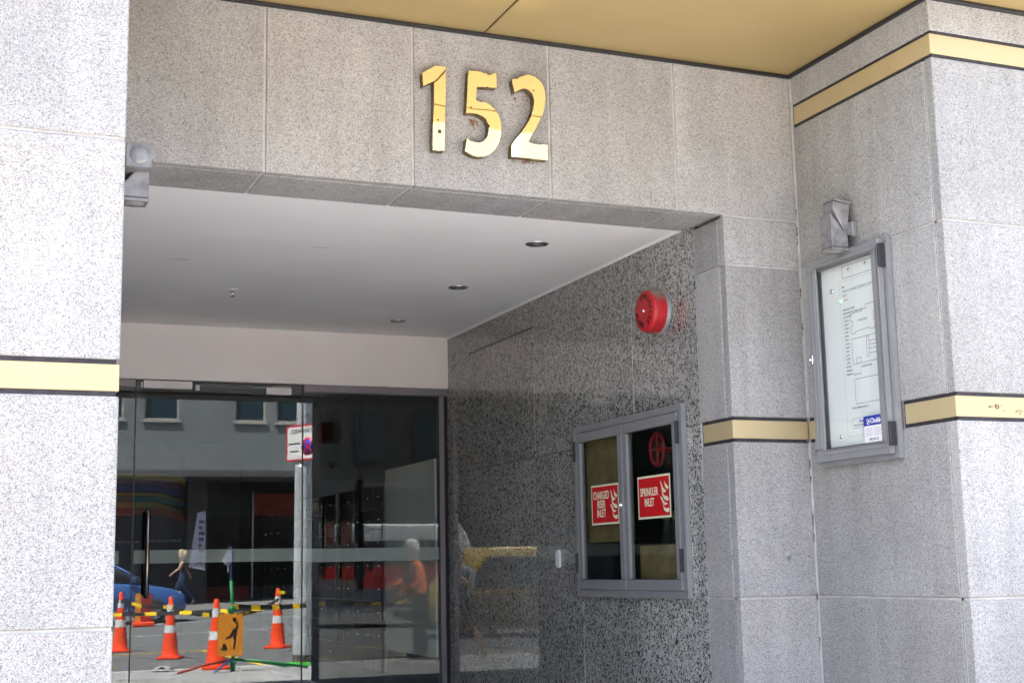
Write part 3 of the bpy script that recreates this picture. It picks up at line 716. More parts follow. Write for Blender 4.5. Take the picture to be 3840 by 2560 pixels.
mb.build('lettering', 'bell_ink', be); mb = MB()
for i, ch in enumerate('ALARM'):
    t = R(188 + i * 17); text_mb(mb, ch, bf, .074 * math.cos(t), .074 * math.sin(t),   .1025, .036, .95, rot=t + math.pi / 2 + (math.pi if False else 0), bold=.0015)
mb.build('lettering', 'bell_ink', be)
MB().lathe([(.010, .102), (.010, .107), (.006, .112), (.0, .113)], bf, 12, cap=False).build('bolt', 'chrome', be)

# ------------------------------------------------------------------ riser inlet cabinet
gf = west(XP)
cab = empty('inlet_cabinet', 'grey metal inlet cabinet with two glazed doors and red signs', 'cabinet', loc=(XP, 6.62, 1.13))
u0, u1, z0, z1 = -7.25, -5.984, 1.130, 2.096
fw, dp = .036, .03
def ring(name, a0, a1, b0, b1, w_, c0, c1, m, par, fr, bevel=.002):
    mb = MB(); mb.box(a0, a1, b0, b0 + w_, c0, c1, 0, fr); mb.box(a0, a1, b1 - w_, b1, c0, c1, 0, fr)
    mb.box(a0, a0 + w_, b0 + w_, b1 - w_, c0, c1, 0, fr); mb.box(a1 - w_, a1, b0 + w_, b1 - w_, c0, c1, 0, fr)
    return mb.build(name, m, par, bevel)
ring('outer_frame', u0, u1, z0, z1, fw, .0005, dp, 'aluminium', cab, gf)
um = -6.630
def leaf(a0, a1, hinge_right, inner, swap):
    d = ring('door_leaf', a0, a1, z0 + .04, z1 - .04, .054, .004, .036, 'aluminium', cab, gf, .003)
    for (p0, p1, q0, q1) in ((a0 + .054, a1 - .054, z0 + .094, z1 - .094),):
        MB().box(p0 - .001, p1 + .001, q0 - .001, q1 + .001, .020, .024, 0, gf).build('pane', 'cabinet_glass', d)
    # bright bead round the leaf
    for q in ((a0 + .004, a0 + .007), (a1 - .007, a1 - .004)):
        MB().box(q[0], q[1], z0 + .044, z1 - .044, .0361, .0375, 0, gf).build('bead', 'aluminium_light', d)
    for zz in (z0 + .13, z1 - .2):
        uu = a1 + .001 if hinge_right else a0 - .013
        MB().box(uu, uu + .012, zz, zz + .115, .03, .05, 0, gf).build('hinge', 'black_hinge', d, .002)
    return d
dl = leaf(u0 + .04, um - .0015, False, 0, 0)
dr = leaf(um + .0015, u1 - .04, True, 0, 0)
lk_ = MB().lathe([(.013, .036), (.013, .044), (.008, .046), (.008, .054), (.0, .055)], F(gf(um - .02, 1.62), gf.u, gf.v, gf.n), 16, cap=False).build('lock', 'chrome', cab)
MB().box(um - .026, um - .014, 1.600, 1.640, .0365, .05, 0, gf).build('lock_tab', 'chrome', cab, .003)
# inside
cx0, cx1, cz0, cz1 = -7.205, -6.025, 1.17, 2.055
mb = MB()
mb.box(cx0, cx1, cz0, cz1, -.30, -.29, 0, gf); mb.box(cx0, cx0 + .01, cz0, cz1, -.29, -.005, 0, gf); mb.box(cx1 - .01, cx1, cz0, cz1, -.29, -.005, 0, gf)
mb.box(cx0 + .01, cx1 - .01, cz0, cz0 + .01, -.29, -.005, 0, gf); mb.box(cx0 + .01, cx1 - .01, cz1 - .01, cz1, -.29, -.005, 0, gf)
mb.build('inner_box', 'lobby_dark', cab)
bd = MB().box(cx0 + .012, -6.63, 1.43, cz1 - .012, -.03, -.02, 0, gf).build('backboard', 'wood_board', cab)
MB().box(-6.60, cx1 - .012, cz0 + .012, 1.40, -.05, -.04, 0, gf).build('backboard', 'wood_board', cab)
mb = MB().tube([gf(-6.32, 1.18, -.12), gf(-6.32, 1.7, -.13), gf(-6.32, 1.9, -.18)], .035, 14); mb.build('riser_pipe', 'pipe_dark', cab)
c_ = gf(-6.38, 1.90, -.045)
ringp = [c_ + gf.u * (.075 * math.cos(2 * math.pi * i / 28)) + gf.v * (.085 * math.sin(2 * math.pi * i / 28)) for i in range(29)]
hw = MB().tube(ringp, .009, 8, cap=False).build('handwheel', 'valve_red', cab)
mb = MB().tube([c_ - gf.u * .07, c_ + gf.u * .07], .005, 6); mb.tube([c_ - gf.v * .08, c_ + gf.v * .08], .006, 6); mb.tube([c_, c_ - gf.n * .1], .012, 8)
mb.build('spoke', 'valve_red', cab)
for uu, zz in ((-6.42, 1.56), (-6.26, 1.55), (-6.5, 1.58)):
    MB().lathe([(.03, -.12), (.03, -.09), (.022, -.085), (.022, -.06), (.0, -.058)], F(gf(uu, zz), gf.u, gf.v, gf.n), 16, cap=False).build('inlet_coupling', 'brass_fitting', cab)
def flames(mb, fr, u, v, w_, h_, c, mi):
    # four curved tongues of flame
    T_ = [[(.10, .98), (.32, .80), (.50, .58), (.55, .45), (.78, .42), (.72, .60), (.45, .78), (.10, .98)],
          [(.62, 1.0), (.70, .86), (.98, .72), (1.0, .56), (.84, .60), (.66, .78), (.62, 1.0)],
          [(.24, .72), (.45, .55), (.80, .46), (1.0, .30), (.96, .48), (.98, .36), (.70, .36), (.40, .52), (.24, .72)],
          [(.0, .52), (.30, .44), (.55, .28), (.98, .22), (.80, .16), (.50, .18), (.22, .36), (.0, .52)],
          [(.30, .30), (.50, .16), (.80, .10), (1.0, .0), (1.0, .14), (.70, .02), (.45, .08), (.30, .30)]]
    T_ = [[(.05, 1.0), (.22, .90), (.38, .76), (.55, .70), (.76, .66), (.60, .60), (.38, .60), (.22, .74)],
          [(.52, 1.0), (.62, .90), (.78, .84), (1.0, .78), (.98, .70), (.80, .70), (.62, .78)],
          [(.16, .78), (.32, .60), (.55, .50), (.80, .48), (1.0, .42), (.98, .34), (.72, .34), (.45, .40), (.28, .54)],
          [(.0, .50), (.20, .47), (.38, .36), (.58, .28), (.88, .27), (.66, .21), (.42, .22), (.22, .34)],
          [(.26, .30), (.40, .18), (.62, .10), (1.0, .12), (1.0, .0), (.72, -.02), (.44, .06)]]
    for P_ in T_:
        cx = sum(p[0] for p in P_) / len(P_); cy = sum(p[1] for p in P_) / len(P_)
        vs = [fr(u + p[0] * w_, v + p[1] * h_, c) for p in P_]
        mb.add(vs, [list(range(len(vs)))], mi)
def sign(uc, zc, w_, h_, lines, label, par):
    s_ = tag(MB().box(uc - w_ / 2, uc + w_ / 2, zc - h_ / 2, zc + h_ / 2, .0242, .0252, 0, gf).build('sign_plate', 'sign_cream', par), label)
    MB().box(uc - w_ / 2 + .012, uc + w_ / 2 - .012, zc - h_ / 2 + .011, zc + h_ / 2 - .011, .0195, .0199, 0, gf).build('red_field', 'sign_red', s_) if False else None
    mb = MB(); b_ = .011
    mb.box(uc - w_ / 2 + b_, uc + w_ / 2 - b_, zc - h_ / 2 + b_, zc + h_ / 2 - b_, .0253, .0257, 0, gf)
    mb.build('red_field', 'sign_red', par)
    mb = MB()
    for t_, du, dz, sz, sx__ in lines: text_mb(mb, t_, gf, uc + du, zc + dz, .0260, sz, sx__, thick=.0002, bold=.0013)
    flames(mb, gf, uc + w_ * .19, zc - h_ * .37, w_ * .26, h_ * .74, .0262, 0)
    mb.build('lettering', 'sign_cream', par)
sign(-6.872, 1.635, .338, .222, (('CHARGED', -.045, .050, .060, .70), ('RISER', -.045, 0, .060, .70), ('INLET', -.045, -.050, .060, .70)), 'red sign reading CHARGED RISER INLET', dl)
sign(-6.305, 1.646, .350, .222, (('SPRINKLER', -.050, .026, .058, .68), ('INLET', -.050, -.028, .058, .68)), 'red sign reading SPRINKLER INLET', dr)
# door release button
rb = empty('door_reader', 'small white rounded reader on the granite wall left of the cabinet', 'reader', loc=(XP, 7.54, 1.345))
pts = [(.018 * math.cos(t) , .036 * (1 if math.sin(t) >= 0 else -1) + .018 * math.sin(t)) for t in [i * math.pi / 10 for i in range(20)]]
MB().prism(pts, .0005, .018, F(gf(-7.54, 1.345), gf.u, gf.v, gf.n)).build('housing', 'off_white', rb, .005, 2)
MB().prism([(a * .7, b * .85) for a, b in pts], .0242, .0252, F(gf(-7.54, 1.345), gf.u, gf.v, gf.n)).build('cover', 'panel_white', rb)

# ------------------------------------------------------------------ fire indicator panel on the column
qf = west(XQ)
fp = empty('indicator_cabinet', 'tall grey glazed cabinet holding a fire indicator panel on the granite column', 'cabinet', loc=(XQ, 5.13, 1.735))
A0, A1, B0, B1 = -5.423, -4.848, 1.735, 2.730
MB().box(A0 + .008, A1 - .008, B0 + .008, B1 - .008, .0005, .012, 0, qf).build('backplate', 'aluminium', fp)
ring('outer_frame', A0, A1, B0, B1, .03, .0005, .030, 'aluminium', fp, qf)
G0, G1, H0, H1 = -5.336, -4.905, 1.800, 2.672
dd = ring('door_frame', A0 + .004, A1 - .022, B0 + .022, B1 - .012, .056, .031, .058, 'aluminium', fp, qf, .003)
ring('glazing_bead', G0 - .018, G1 + .02, H0 - .014, H1 + .016, .018, .0585, .063, 'aluminium', fp, qf, .002)
MB().box(A0 + .03, A0 + .033, B0 + .05, B1 - .05, .0582, .0596, 0, qf).build('bead', 'aluminium_light', fp)
MB().box(A1 - .026, A1 - .022, B0 + .04, B1 - .02, .0585, .0605, 0, qf).build('bead', 'aluminium_light', fp)
MB().box(G0 - .03, G1 + .03, H0 - .03, H1 + .03, .050, .054, 0, qf).build('pane', 'panel_glass', dd)
sheet = MB().box(G0 - .02, G1 + .02, H0 - .02, H1 + .02, .0125, .016, 0, qf).build('sheet', 'panel_white', fp)
for zz in (1.79, 2.585):
    MB().box(A1 - .020, A1 - .006, zz, zz + .105, .03, .066, 0, qf).build('hinge', 'black_hinge', fp, .002)
lo = F(qf(A0 + .012, 2.245), qf.u, qf.v, qf.n)
MB().prism([(-.013, -.022), (.013, -.022), (.016, 0), (.013, .022), (-.013, .022), (-.016, 0)], .058, .064, lo).build('lock_plate', 'chrome', fp, .002)
MB().lathe([(.008, .064), (.008, .074), (.0, .075)], lo, 12, cap=False).build('lock', 'chrome', fp)
def PU(x): return G0 + (G1 - G0) * x
def PZ(y): return H1 - (H1 - H0) * y
SZ = .0163
ink = MB()
def outline(mb, pts, t=.0012, mi=0, c=SZ):
    n = len(pts)
    for i in range(n):
        a, b = Vector(pts[i]), Vector(pts[(i + 1) % n]); d = (b - a)
        if d.length < 1e-6: continue
        d.normalize(); nn = Vector((-d.y, d.x)) * t
        mb.add([qf(*(a - nn), c), qf(*(b - nn), c), qf(*(b + nn), c), qf(*(a + nn), c)], [(0, 1, 2, 3)], mi)
def PP(l): return [(PU(x), PZ(y)) for x, y in l]
outline(ink, PP([(.33, .02), (.87, .02), (.87, .085), (.33, .085)]))
outline(ink, PP([(.43, .285), (.63, .285), (.63, .275), (.70, .275), (.70, .255), (.84, .255), (.84, .30), (.82, .30), (.82, .345), (.84, .345), (.83, .39), (.75, .39), (.75, .38), (.50, .385), (.50, .395), (.44, .395), (.44, .35), (.46, .35), (.46, .325), (.43, .325)]))
outline(ink, PP([(.43, .42), (.93, .42), (.93, .555), (.43, .555)]))
outline(ink, PP([(.72, .45), (.92, .45), (.92, .47), (.72, .47)])); outline(ink, PP([(.72, .49), (.92, .49), (.92, .515), (.72, .515)])); outline(ink, PP([(.68, .425), (.72, .425), (.72, .53), (.68, .53)]))
outline(ink, PP([(.50, .525), (.57, .525), (.57, .555), (.50, .555)])); outline(ink, PP([(.55, .56), (.553, .60)]), .0008)
outline(ink, PP([(.44, .635), (.88, .635), (.88, .765), (.44, .765)]))
outline(ink, PP([(.36, .84), (.68, .84), (.68, .89), (.36, .89)]), .0007)
outline(ink, PP([(.27, .10), (1.02, .10), (1.02, .93), (.27, .93)]), .0004)
def tx(t_, x, y, s_, sx__=.9, al='LEFT', mb=None, b_=.0): text_mb(mb or ink, t_, qf, PU(x), PZ(y), SZ + .0001, s_, sx__, align=al, thick=.0001, bold=b_)
tx('AUTOMATIC SYSTEM', .70, .155, .020, .8, 'CENTER')
for i, t_ in enumerate(('SPRINKLER OPERATED', 'DEFECT', 'NORMAL')): tx(t_, .31, .155 + .024 * i, .013, .75)
lines = ['MANUAL CALL POINT', 'SMOKE DETECTOR COMMON AREAS', 'FLOW SWITCH'] + ['%s LEVEL %d' % (chr(65 + i), 13 - i if False else 12 - i) for i in range(12)] + ['GROUND', 'BASEMENT 1', 'BASEMENT 2']
for i, t_ in enumerate(lines): tx(t_, .31, .255 + .0205 * i, .0125, .7, b_=.0003)
tx('TYPICAL LEVELS', .63, .33, .012, .8, 'CENTER', b_=.0003); tx('GROUND FLOOR', .66, .575, .012, .8, 'CENTER', b_=.0003); tx('MAIN FIRE PANEL', .50, .61, .011, .7, 'CENTER')
tx('TYPICAL BASEMENT LEVELS 1, 2', .36, .785, .012, .75, b_=.0003)
tx('SERVICE HOTLINE 0800 800 520', .52, .877, .0105, .78, 'CENTER', b_=.0003)
for i in range(6): tx('LEGEND' if i == 0 else '- - - -', .86, .80 + i * .012, .009, .8)
ink.build('print', 'ink_grey', sheet)
mb = MB(); tx('FIRE', .31, .132, .013, .8, mb=mb, b_=.0004); tx('YOU ARE', .965, .47, .010, .6, 'CENTER', mb); tx('HERE', .965, .487, .010, .7, 'CENTER', mb); mb.build('print', 'ink_red', sheet)
mb = MB(); text_mb(mb, 'Chubb', qf, PU(.52), PZ(.857), SZ + .0002, .016, .9, thick=.0001, bold=.0004); mb.build('print', 'sticker_blue', sheet)
mb = MB().lathe([(.004, SZ), (.004, SZ + .002), (.0, SZ + .003)], F(qf(PU(.285), PZ(.203)), qf.u, qf.v, qf.n), 10, cap=False); mb.build('indicator_led', 'led_green', fp)
for x, y in ((.13, .135), (.15, .925), (.45, .045), (.74, .04)):
    MB().lathe([(.010 if y > .1 else .008, SZ), (.009 if y > .1 else .007, SZ + .004), (.0, SZ + .006)], F(qf(PU(x), PZ(y)), qf.u, qf.v, qf.n), 14, cap=False).build('screw', 'chrome', fp)
# sticker on the glass
def rrect(a0, a1, b0, b1, r_, n_=5):
    out = []
    for cx, cy, s_ in ((a1 - r_, b1 - r_, 0), (a0 + r_, b1 - r_, 90), (a0 + r_, b0 + r_, 180), (a1 - r_, b0 + r_, 270)):
        for i in range(n_ + 1):
            t = R(s_ + 90 * i / n_); out.append((cx + r_ * math.cos(t), cy + r_ * math.sin(t)))
    return out
sa0, sa1, sb0, sb1 = PU(.66), PU(.985), PZ(.985), PZ(.845)
st = MB().prism(rrect(sa0, sa1, sb0, sb1, .010), .0542, .0547, qf).build('sticker', 'sticker_blue', fp)
MB().prism(rrect(sa0 + .002, sa1 - .002, sb0 + .002, sb0 + (sb1 - sb0) * .64, .007), .0548, .0550, qf).build('sticker_field', 'sticker_white', st)
mb = MB(); text_mb(mb, 'Chubb', qf, (sa0 + sa1) / 2 + .016, sb1 - .024, .0552, .030, .9, thick=.0001, bold=.001)
lx = (sa0 + sa1) / 2 - .034; mb.box(lx - .011, lx + .009, sb1 - .037, sb1 - .013, .0548, .0550, 0, qf); mb.build('lettering', 'sticker_white', st)
mb = MB(); text_mb(mb, 'C', qf, lx, sb1 - .025, .0552, .026, .9, thick=.0001, bold=.0012); mb.build('emblem', 'sticker_blue', st)
mb = MB(); text_mb(mb, '0800 800 520', qf, (sa0 + sa1) / 2, sb0 + .017, .0552, .014, .85, thick=.0001, bold=.0004)
for i in range(4):
    mb.box(sa0 + .012, sa0 + .062, sb0 + .034 + i * .0095, sb0 + .0357 + i * .0095, .0551, .0552, 0, qf); mb.box(sa0 + .072, sa1 - .014 - .008 * (i % 2), sb0 + .036 + i * .0095, sb0 + .0377 + i * .0095, .0551, .0552, 0, qf)
mb.build('small_print', 'ink_grey', st)

# ------------------------------------------------------------------ wall lamps
def wall_lamp(wx, out, y, z, label, forward):
    """Square twin-headed lamp: a fixed lower head and a swivelled upper head, the two meeting on a slanted cut."""
    t = empty('wall_lamp', label, 'lamp', loc=(wx, y, z))
    fr = F((wx, y, z), (out, 0, 0), (0, 0, 1), (0, -1, 0))      # u away from the wall, v up, n towards the street
    MB().box(.0005, .028, -.045, .030, -.040, .040, 0, fr).build('mount', 'cast_metal', t, .004)
    MB().box(.028, .052, -.040, .024, -.034, .034, 0, fr).build('arm', 'cast_metal', t, .003)
    o0, o1, h_ = .058, .148, .045
    lo_ = MB().prism([(o0, -.100), (o1, -.100), (o1, .058), (o0, -.050)], -h_, h_, fr).build('lower_head', 'cast_metal', t, .003)
    MB().box(o0 - .001, o1 + .001, -.116, -.103, -h_ - .001, h_ + .001, 0, fr).build('end_ring', 'cast_metal', lo_, .002)
    oc = (o0 + o1) / 2
    MB().lathe([(.036, 0), (.034, .004), (.0, .006)], F(fr(oc, -.1165, 0), fr.u, fr.n, -fr.v), 20, cap=False).build('lens', 'lens_glass', lo_)
    if forward:
        f2 = F(fr(0, -.01, 0), fr.u, (fr.v * .10 + fr.n).normalized(), (fr.v - fr.n * .10).normalized())
        up_ = MB().box(o0 + .0015, o1 - .0015, -.05, .085, .0, .088, 0, f2).build('upper_head', 'cast_metal', t, .003)
        MB().box(o0 - .001, o1 + .001, .088, .100, -.002, .090, 0, f2).build('end_ring', 'cast_metal', up_, .002)
        MB().lathe([(.034, 0), (.030, .004), (.0, .007)], F(f2(oc, .1005, .044), f2.u, f2.n, f2.v), 20, cap=False).build('lens', 'lens_glass', up_)
    else:
        a_ = R(9); p = fr(o0 + .004, -.046, 0)
        u2 = fr.u * math.cos(a_) + fr.v * math.sin(a_); v2 = fr.v * math.cos(a_) - fr.u * math.sin(a_)
        f2 = F(p, u2, v2, fr.n); e = .0015
        up_ = MB().prism([(0, 0), (.090, .118), (.090, .150), (0, .150)], -h_ + e, h_ - e, f2).build('upper_head', 'cast_metal', t, .003)
        MB().box(-.001, .091, .153, .166, -h_ - .001, h_ + .001, 0, f2).build('end_ring', 'cast_metal', up_, .002)
        MB().lathe([(.036, 0), (.034, .004), (.0, .006)], F(f2(.045, .1665, 0), f2.u, f2.n * -1, f2.v), 20, cap=False).build('lens', 'lens_glass', up_)
wall_lamp(XQ, -1, 5.12, 2.82, 'twin-headed square metal lamp above the indicator cabinet on the column', False)
wall_lamp(XL, 1, 5.06, 2.765, 'square metal lamp half hidden behind the left pier', True)

# ------------------------------------------------------------------ street behind the viewer (seen in the glass)
bx_ = None
tag(MB().box(-40, 40, KERB + .15, YF + .03, -.2, -.004).build('ground_base', 'kerb_concrete'), kind='structure')
fpv = empty('footpath', kind='structure')
pm = None
for i in range(-10, 16):
    for j in range(9):
        y0 = YF - .01 - (j + 1) * .585
        if pm is None:
            pm = MB().box(-.296, .296, -.289, .289, -.05, 0).build('paving_slab', 'paving', None, .003).data
            bpy.data.objects.remove(bpy.data.objects['paving_slab'])
        o = bpy.data.objects.new('paving_slab', pm); COL.objects.link(o); o.parent = fpv
        o.location = (i * .6 + .3 * (j % 2), y0 + .29, random.uniform(-.001, .001))
MB().box(-40, -6.3, KERB + .15, YF, -.05, -.001).build('far_paving', 'paving', fpv); MB().box(9.7, 40, KERB + .15, YF, -.05, -.001).build('far_paving', 'paving', fpv)
tag(MB().box(-40, 40, KERB, KERB + .148, -.25, .002).build('kerb', 'kerb_concrete', None, .015, 2), kind='structure')
# road sheet
def sheet_grid(xs, ys, zf):
    mb = MB(); n = len(xs)
    vs = [(x, y, zf(x, y)) for y in ys for x in xs]
    mb.add(vs, [(j * n + i, j * n + i + 1, (j + 1) * n + i + 1, (j + 1) * n + i) for j in range(len(ys) - 1) for i in range(n - 1)], 0, True)
    return mb
RX = [-60, -30, -15, -8, -4, 0, 4, 8, 12, 16, 24, 40, 60]
def rz(x, y): return gz(y, max(-8, min(16, x)))
tag(sheet_grid(RX, [KERB - .001, -2, -4, -6, -9, -12, -16, -19], rz).build('road', 'asphalt'), kind='structure')
OK_ = -19.0
def fz(x, y): return rz(x, OK_) + .12 + .008 * (OK_ - y)
tag(sheet_grid(RX, [OK_, -22, -25, -60], fz).build('far_footpath', 'far_concrete'), kind='structure')
mb = MB()
for a, b in zip(RX, RX[1:]): mb.add([(a, OK_, rz(a, OK_) - .05), (b, OK_, rz(b, OK_) - .05), (b, OK_, fz(b, OK_)), (a, OK_, fz(a, OK_))], [(0, 1, 2, 3)])
tag(mb.build('far_kerb', 'kerb_concrete'), kind='structure')
tag(MB().box(-300, 300, -300, 60, -1.3, -1.2).build('ground', 'asphalt'), kind='structure')
lines_ = empty('road_markings', kind='structure')
def stripe(x0, y0, x1, y1, w_, m, n_=6):
    mb = MB(); d = Vector((x1 - x0, y1 - y0)).normalized(); nn = Vector((-d.y, d.x)) * w_ / 2
    P_ = [(x0 + (x1 - x0) * i / n_, y0 + (y1 - y0) * i / n_) for i in range(n_ + 1)]
    vs = []
    for (x, y) in P_:
        for s_ in (-1, 1): vs.append((x + nn.x * s_, y + nn.y * s_, rz(x + nn.x * s_, y + nn.y * s_) + .006))
    mb.add(vs, [(2 * i, 2 * i + 1, 2 * i + 3, 2 * i + 2) for i in range(n_)]); return mb.build('painted_line', m, lines_)
stripe(-20, -11.3, 30, -11.3, .12, 'line_white', 20); stripe(-20, -15.9, 30, -15.9, .12, 'line_white', 20)
stripe(-12, -1.5, 2.95, -1.5, .13, 'line_yellow'); stripe(-12, -3.1, 2.7, -3.1, .11, 'line_yellow')
stripe(-3, -4.6, 9, -5.3, .025, 'tyre'); stripe(-3, -7.6, 14, -7.9, .02, 'tyre'); stripe(4.75, -1.6, 4.5, -6.0, .11, 'line_yellow'); stripe(-2, -5.9, 4.5, -6.0, .10, 'line_yellow')

# traffic cones
def cone(x, y, h, label, rz_=0.0):
    z = 0 if y > KERB + .1 else rz(x, y)
    t = empty('traffic_cone', label, 'cone', 'orange traffic cones along the roadworks', (x, y, z))
    t.rotation_euler.z = rz_
    fr = W
    k_ = h / 1.0
    MB().prism(rrect(-.19, .19, -.19, .19, .05), 0, .045).build('base', 'cone_orange', t, .012, 2).location = (0, 0, 0)
    prof = [(.150, .045), (.140, .06), (.132, .08), (.110, .33), (.094, .44 * k_ + .02), (.060, .74 * k_), (.036, .99 * k_), (.030, 1.0 * k_), (.018, 1.0 * k_)]
    o = MB().lathe(prof, fr, 24).build('body', 'cone_orange', t); o.location = (0, 0, 0)
    def rad(z_):
        for (ra, za), (rb, zb) in zip(prof, prof[1:]):
            if za <= z_ <= zb: return ra + (rb - ra) * (z_ - za) / (zb - za)
        return .03
    for a, b in ((.42, .54), (.74, .87)):
        a *= k_; b *= k_
        o = MB().lathe([(rad(a + (b - a) * q / 4) + .002, a + (b - a) * q / 4) for q in range(5)], fr, 24, cap=False).build('reflective_collar', 'reflective_white', t); o.location = (0, 0, 0)
    return t
cone(3.18, -6.76, 1.05, 'orange cone leftmost in the glass door reflection')
cone(3.69, -4.44, 1.0, 'orange cone second from the left in the glass door reflection', .4)
cone(3.70, -.55, .95, 'orange cone standing behind the orange board on its tripod', .2)
cone(5.74, -5.58, 1.04, 'orange cone beside the steel pole', .7)

# street-light pole with sign
pz = 0
po_ = empty('street_pole', 'galvanised octagonal steel pole with a parking sign', 'pole', loc=(4.945, -.62, 0))
pfm = F((4.945, -.62, 0), (1, 0, 0), (0, 1, 0), (0, 0, 1))
MB().lathe([(.150, .0), (.147, .3), (.132, 2.78), (.128, 2.80), (.112, 2.83), (.075, 9)], pfm, 8, smooth=False).build('shaft', 'galvanised', po_)
MB().lathe([(.18, .0), (.18, .02), (.156, .03), (.153, .13), (.1535, .14)], pfm, 8, smooth=False, cap=False).build('base_collar', 'verandah_grey', po_)
a = R(58); sf = F((4.88, -.50, 3.14), (math.cos(a), math.sin(a), 0), (0, 0, 1), (-math.sin(a), math.cos(a), 0))
sg = MB().prism(rrect(-.30, .30, -.26, .26, .03), -.004, .004, sf).build('sign_plate', 'sheet_white', po_)
mb = MB()
outer = rrect(-.30, .30, -.26, .26, .03); inn = rrect(-.275, .275, -.235, .235, .02); n = len(outer)
vs = [sf(x, y, .0046) for x, y in outer] + [sf(x, y, .0046) for x, y in inn]
mb.add(vs, [(i, (i + 1) % n, n + (i + 1) % n, n + i) for i in range(n)]); mb.build('border', 'ring_red', sg)
mb = MB(); text_mb(mb, 'CLEARWAY', sf, 0, .165, .0048, .085, .95, bold=.002)
mb.box(-.25, -.03, -.02, .0, .0046, .0050, 0, sf); mb.box(-.22, -.06, -.13, -.11, .0046, .0050, 0, sf); mb.build('lettering', 'sign_black', sg)
rf = F(sf(.13, -.06), sf.u, sf.v, sf.n)
MB().lathe([(.13, .0046), (.13, .0056), (.0, .0056)], rf, 28, cap=False).build('roundel_rim', 'ring_red', sg)
MB().lathe([(.102, .0058), (.102, .0062), (.0, .0062)], rf, 28, cap=False).build('roundel', 'disc_blue', sg)
mb = MB()
for s_ in (-1, 1):
    f2 = F(rf(0, 0, 0), (rf.u + rf.v * s_).normalized(), (rf.v - rf.u * s_).normalized(), rf.n); mb.box(-.104, .104, -.013, .013, .0063, .0068 + s_ * .0002, 0, f2)
mb.build('cross', 'ring_red', sg)
MB().box(-.03, .06, -.03, .03, -.09, -.005, 0, sf).build('bracket', 'galvanised', po_)

# folding sign stand
st_ = empty('sign_stand', 'green folding tripod stand with an orange workman board', 'stand', loc=(3.80, .06, 0))
MB().tube([(3.81, .06, .14), (3.80, .06, .8), (3.775, .06, 1.2)], .022, 10).build('mast', 'stand_green', st_)
MB().tube([(3.775, .06, 1.2), (3.76, .06, 1.66)], .016, 8).build('mast_extension', 'leg_blue', st_)
MB().lathe([(.03, 0), (.05, .02), (.055, .07), (.035, .11)], F((3.79, .06, .76), (1, 0, 0), (0, 1, 0), (0, 0, 1)), 10).build('clamp', 'stand_green', st_)
for q, m in (((3.05, .24, .02), 'leg_red'), ((3.50, .42, .02), 'leg_blue'), ((4.80, .22, .02), 'stand_green'), ((4.6, -.2, .02), 'stand_green')):
    h_ = Vector((3.81, .06, .16)); MB().tube([h_, h_.lerp(Vector(q), .5) + Vector((0, 0, .015)), q], [.02, .018, .016], 6).build('leg', m, st_)
MB().tube([(3.815, .06, .005), (3.81, .06, .17)], .035, 10).build('foot', 'stand_green', st_)
bfm = F((3.765, .10, .485), (1, .10, 0), (0, 0, 1), (-.10, 1, 0))
bd_ = MB().prism(rrect(-.165, .165, -.275, .275, .015), 0, .006, bfm).build('board', 'sign_orange', st_)
mb = MB()
poly = [(-.085 + .018 * math.sin(v_ * 22), v_) for v_ in [-.25 + .5 * i / 16 for i in range(17)]]
rt = [(.115, v_) for _, v_ in poly]
for i in range(16): mb.add([bfm(*poly[i], .0066), bfm(*rt[i], .0066), bfm(*rt[i + 1], .0066), bfm(*poly[i + 1], .0066)], [(0, 1, 2, 3)])
mb.build('dark_field', 'leg_red', bd_) if False else None
mb = MB()
# black figure of a digging workman
P1 = [(.06, .16), (.085, .13), (.07, .09), (.03, .07), (.0, .0), (-.05, -.03), (-.06, -.06), (.01, -.04), (.04, .0), (.05, -.09), (.035, -.19), (.06, -.19), (.08, -.09), (.09, .05), (.11, .10), (.10, .17)]
mb.add([bfm(x, y, .0068) for x, y in P1], [list(range(len(P1)))])
mb.add([bfm(.055 + .028 * math.cos(t), .195 + .03 * math.sin(t), .0068) for t in [k * .6 for k in range(10)]], [list(range(10))])
P2 = [(-.12, -.20), (-.03, -.20), (-.05, -.13), (-.09, -.11)]; mb.add([bfm(x, y, .0068) for x, y in P2], [[0, 1, 2, 3]])
mb.build('symbol', 'sign_black', bd_)
# crumpled plastic film hung on top of the mast
mb = MB(); n_ = 10; vs = []
for i in range(n_ + 1):
    t = i / n_
    for j in range(5):
        w_ = .01 + .06 * math.sin(math.pi * min(1, t * 1.1)) ; vs.append((3.735 - w_ + w_ * 1.5 * j / 4 + .02 * math.sin(9 * t + j), .075 + .02 * math.sin(j * 2.1 + t * 8), 1.66 - .34 * t))
mb.add(vs, [(i * 5 + j, i * 5 + j + 1, (i + 1) * 5 + j + 1, (i + 1) * 5 + j) for i in range(n_) for j in range(4)], 0, True)
tag(mb.build('plastic_wrap', 'plastic_film'), 'crumpled white plastic film wrapped on top of the tripod mast', 'plastic wrap')
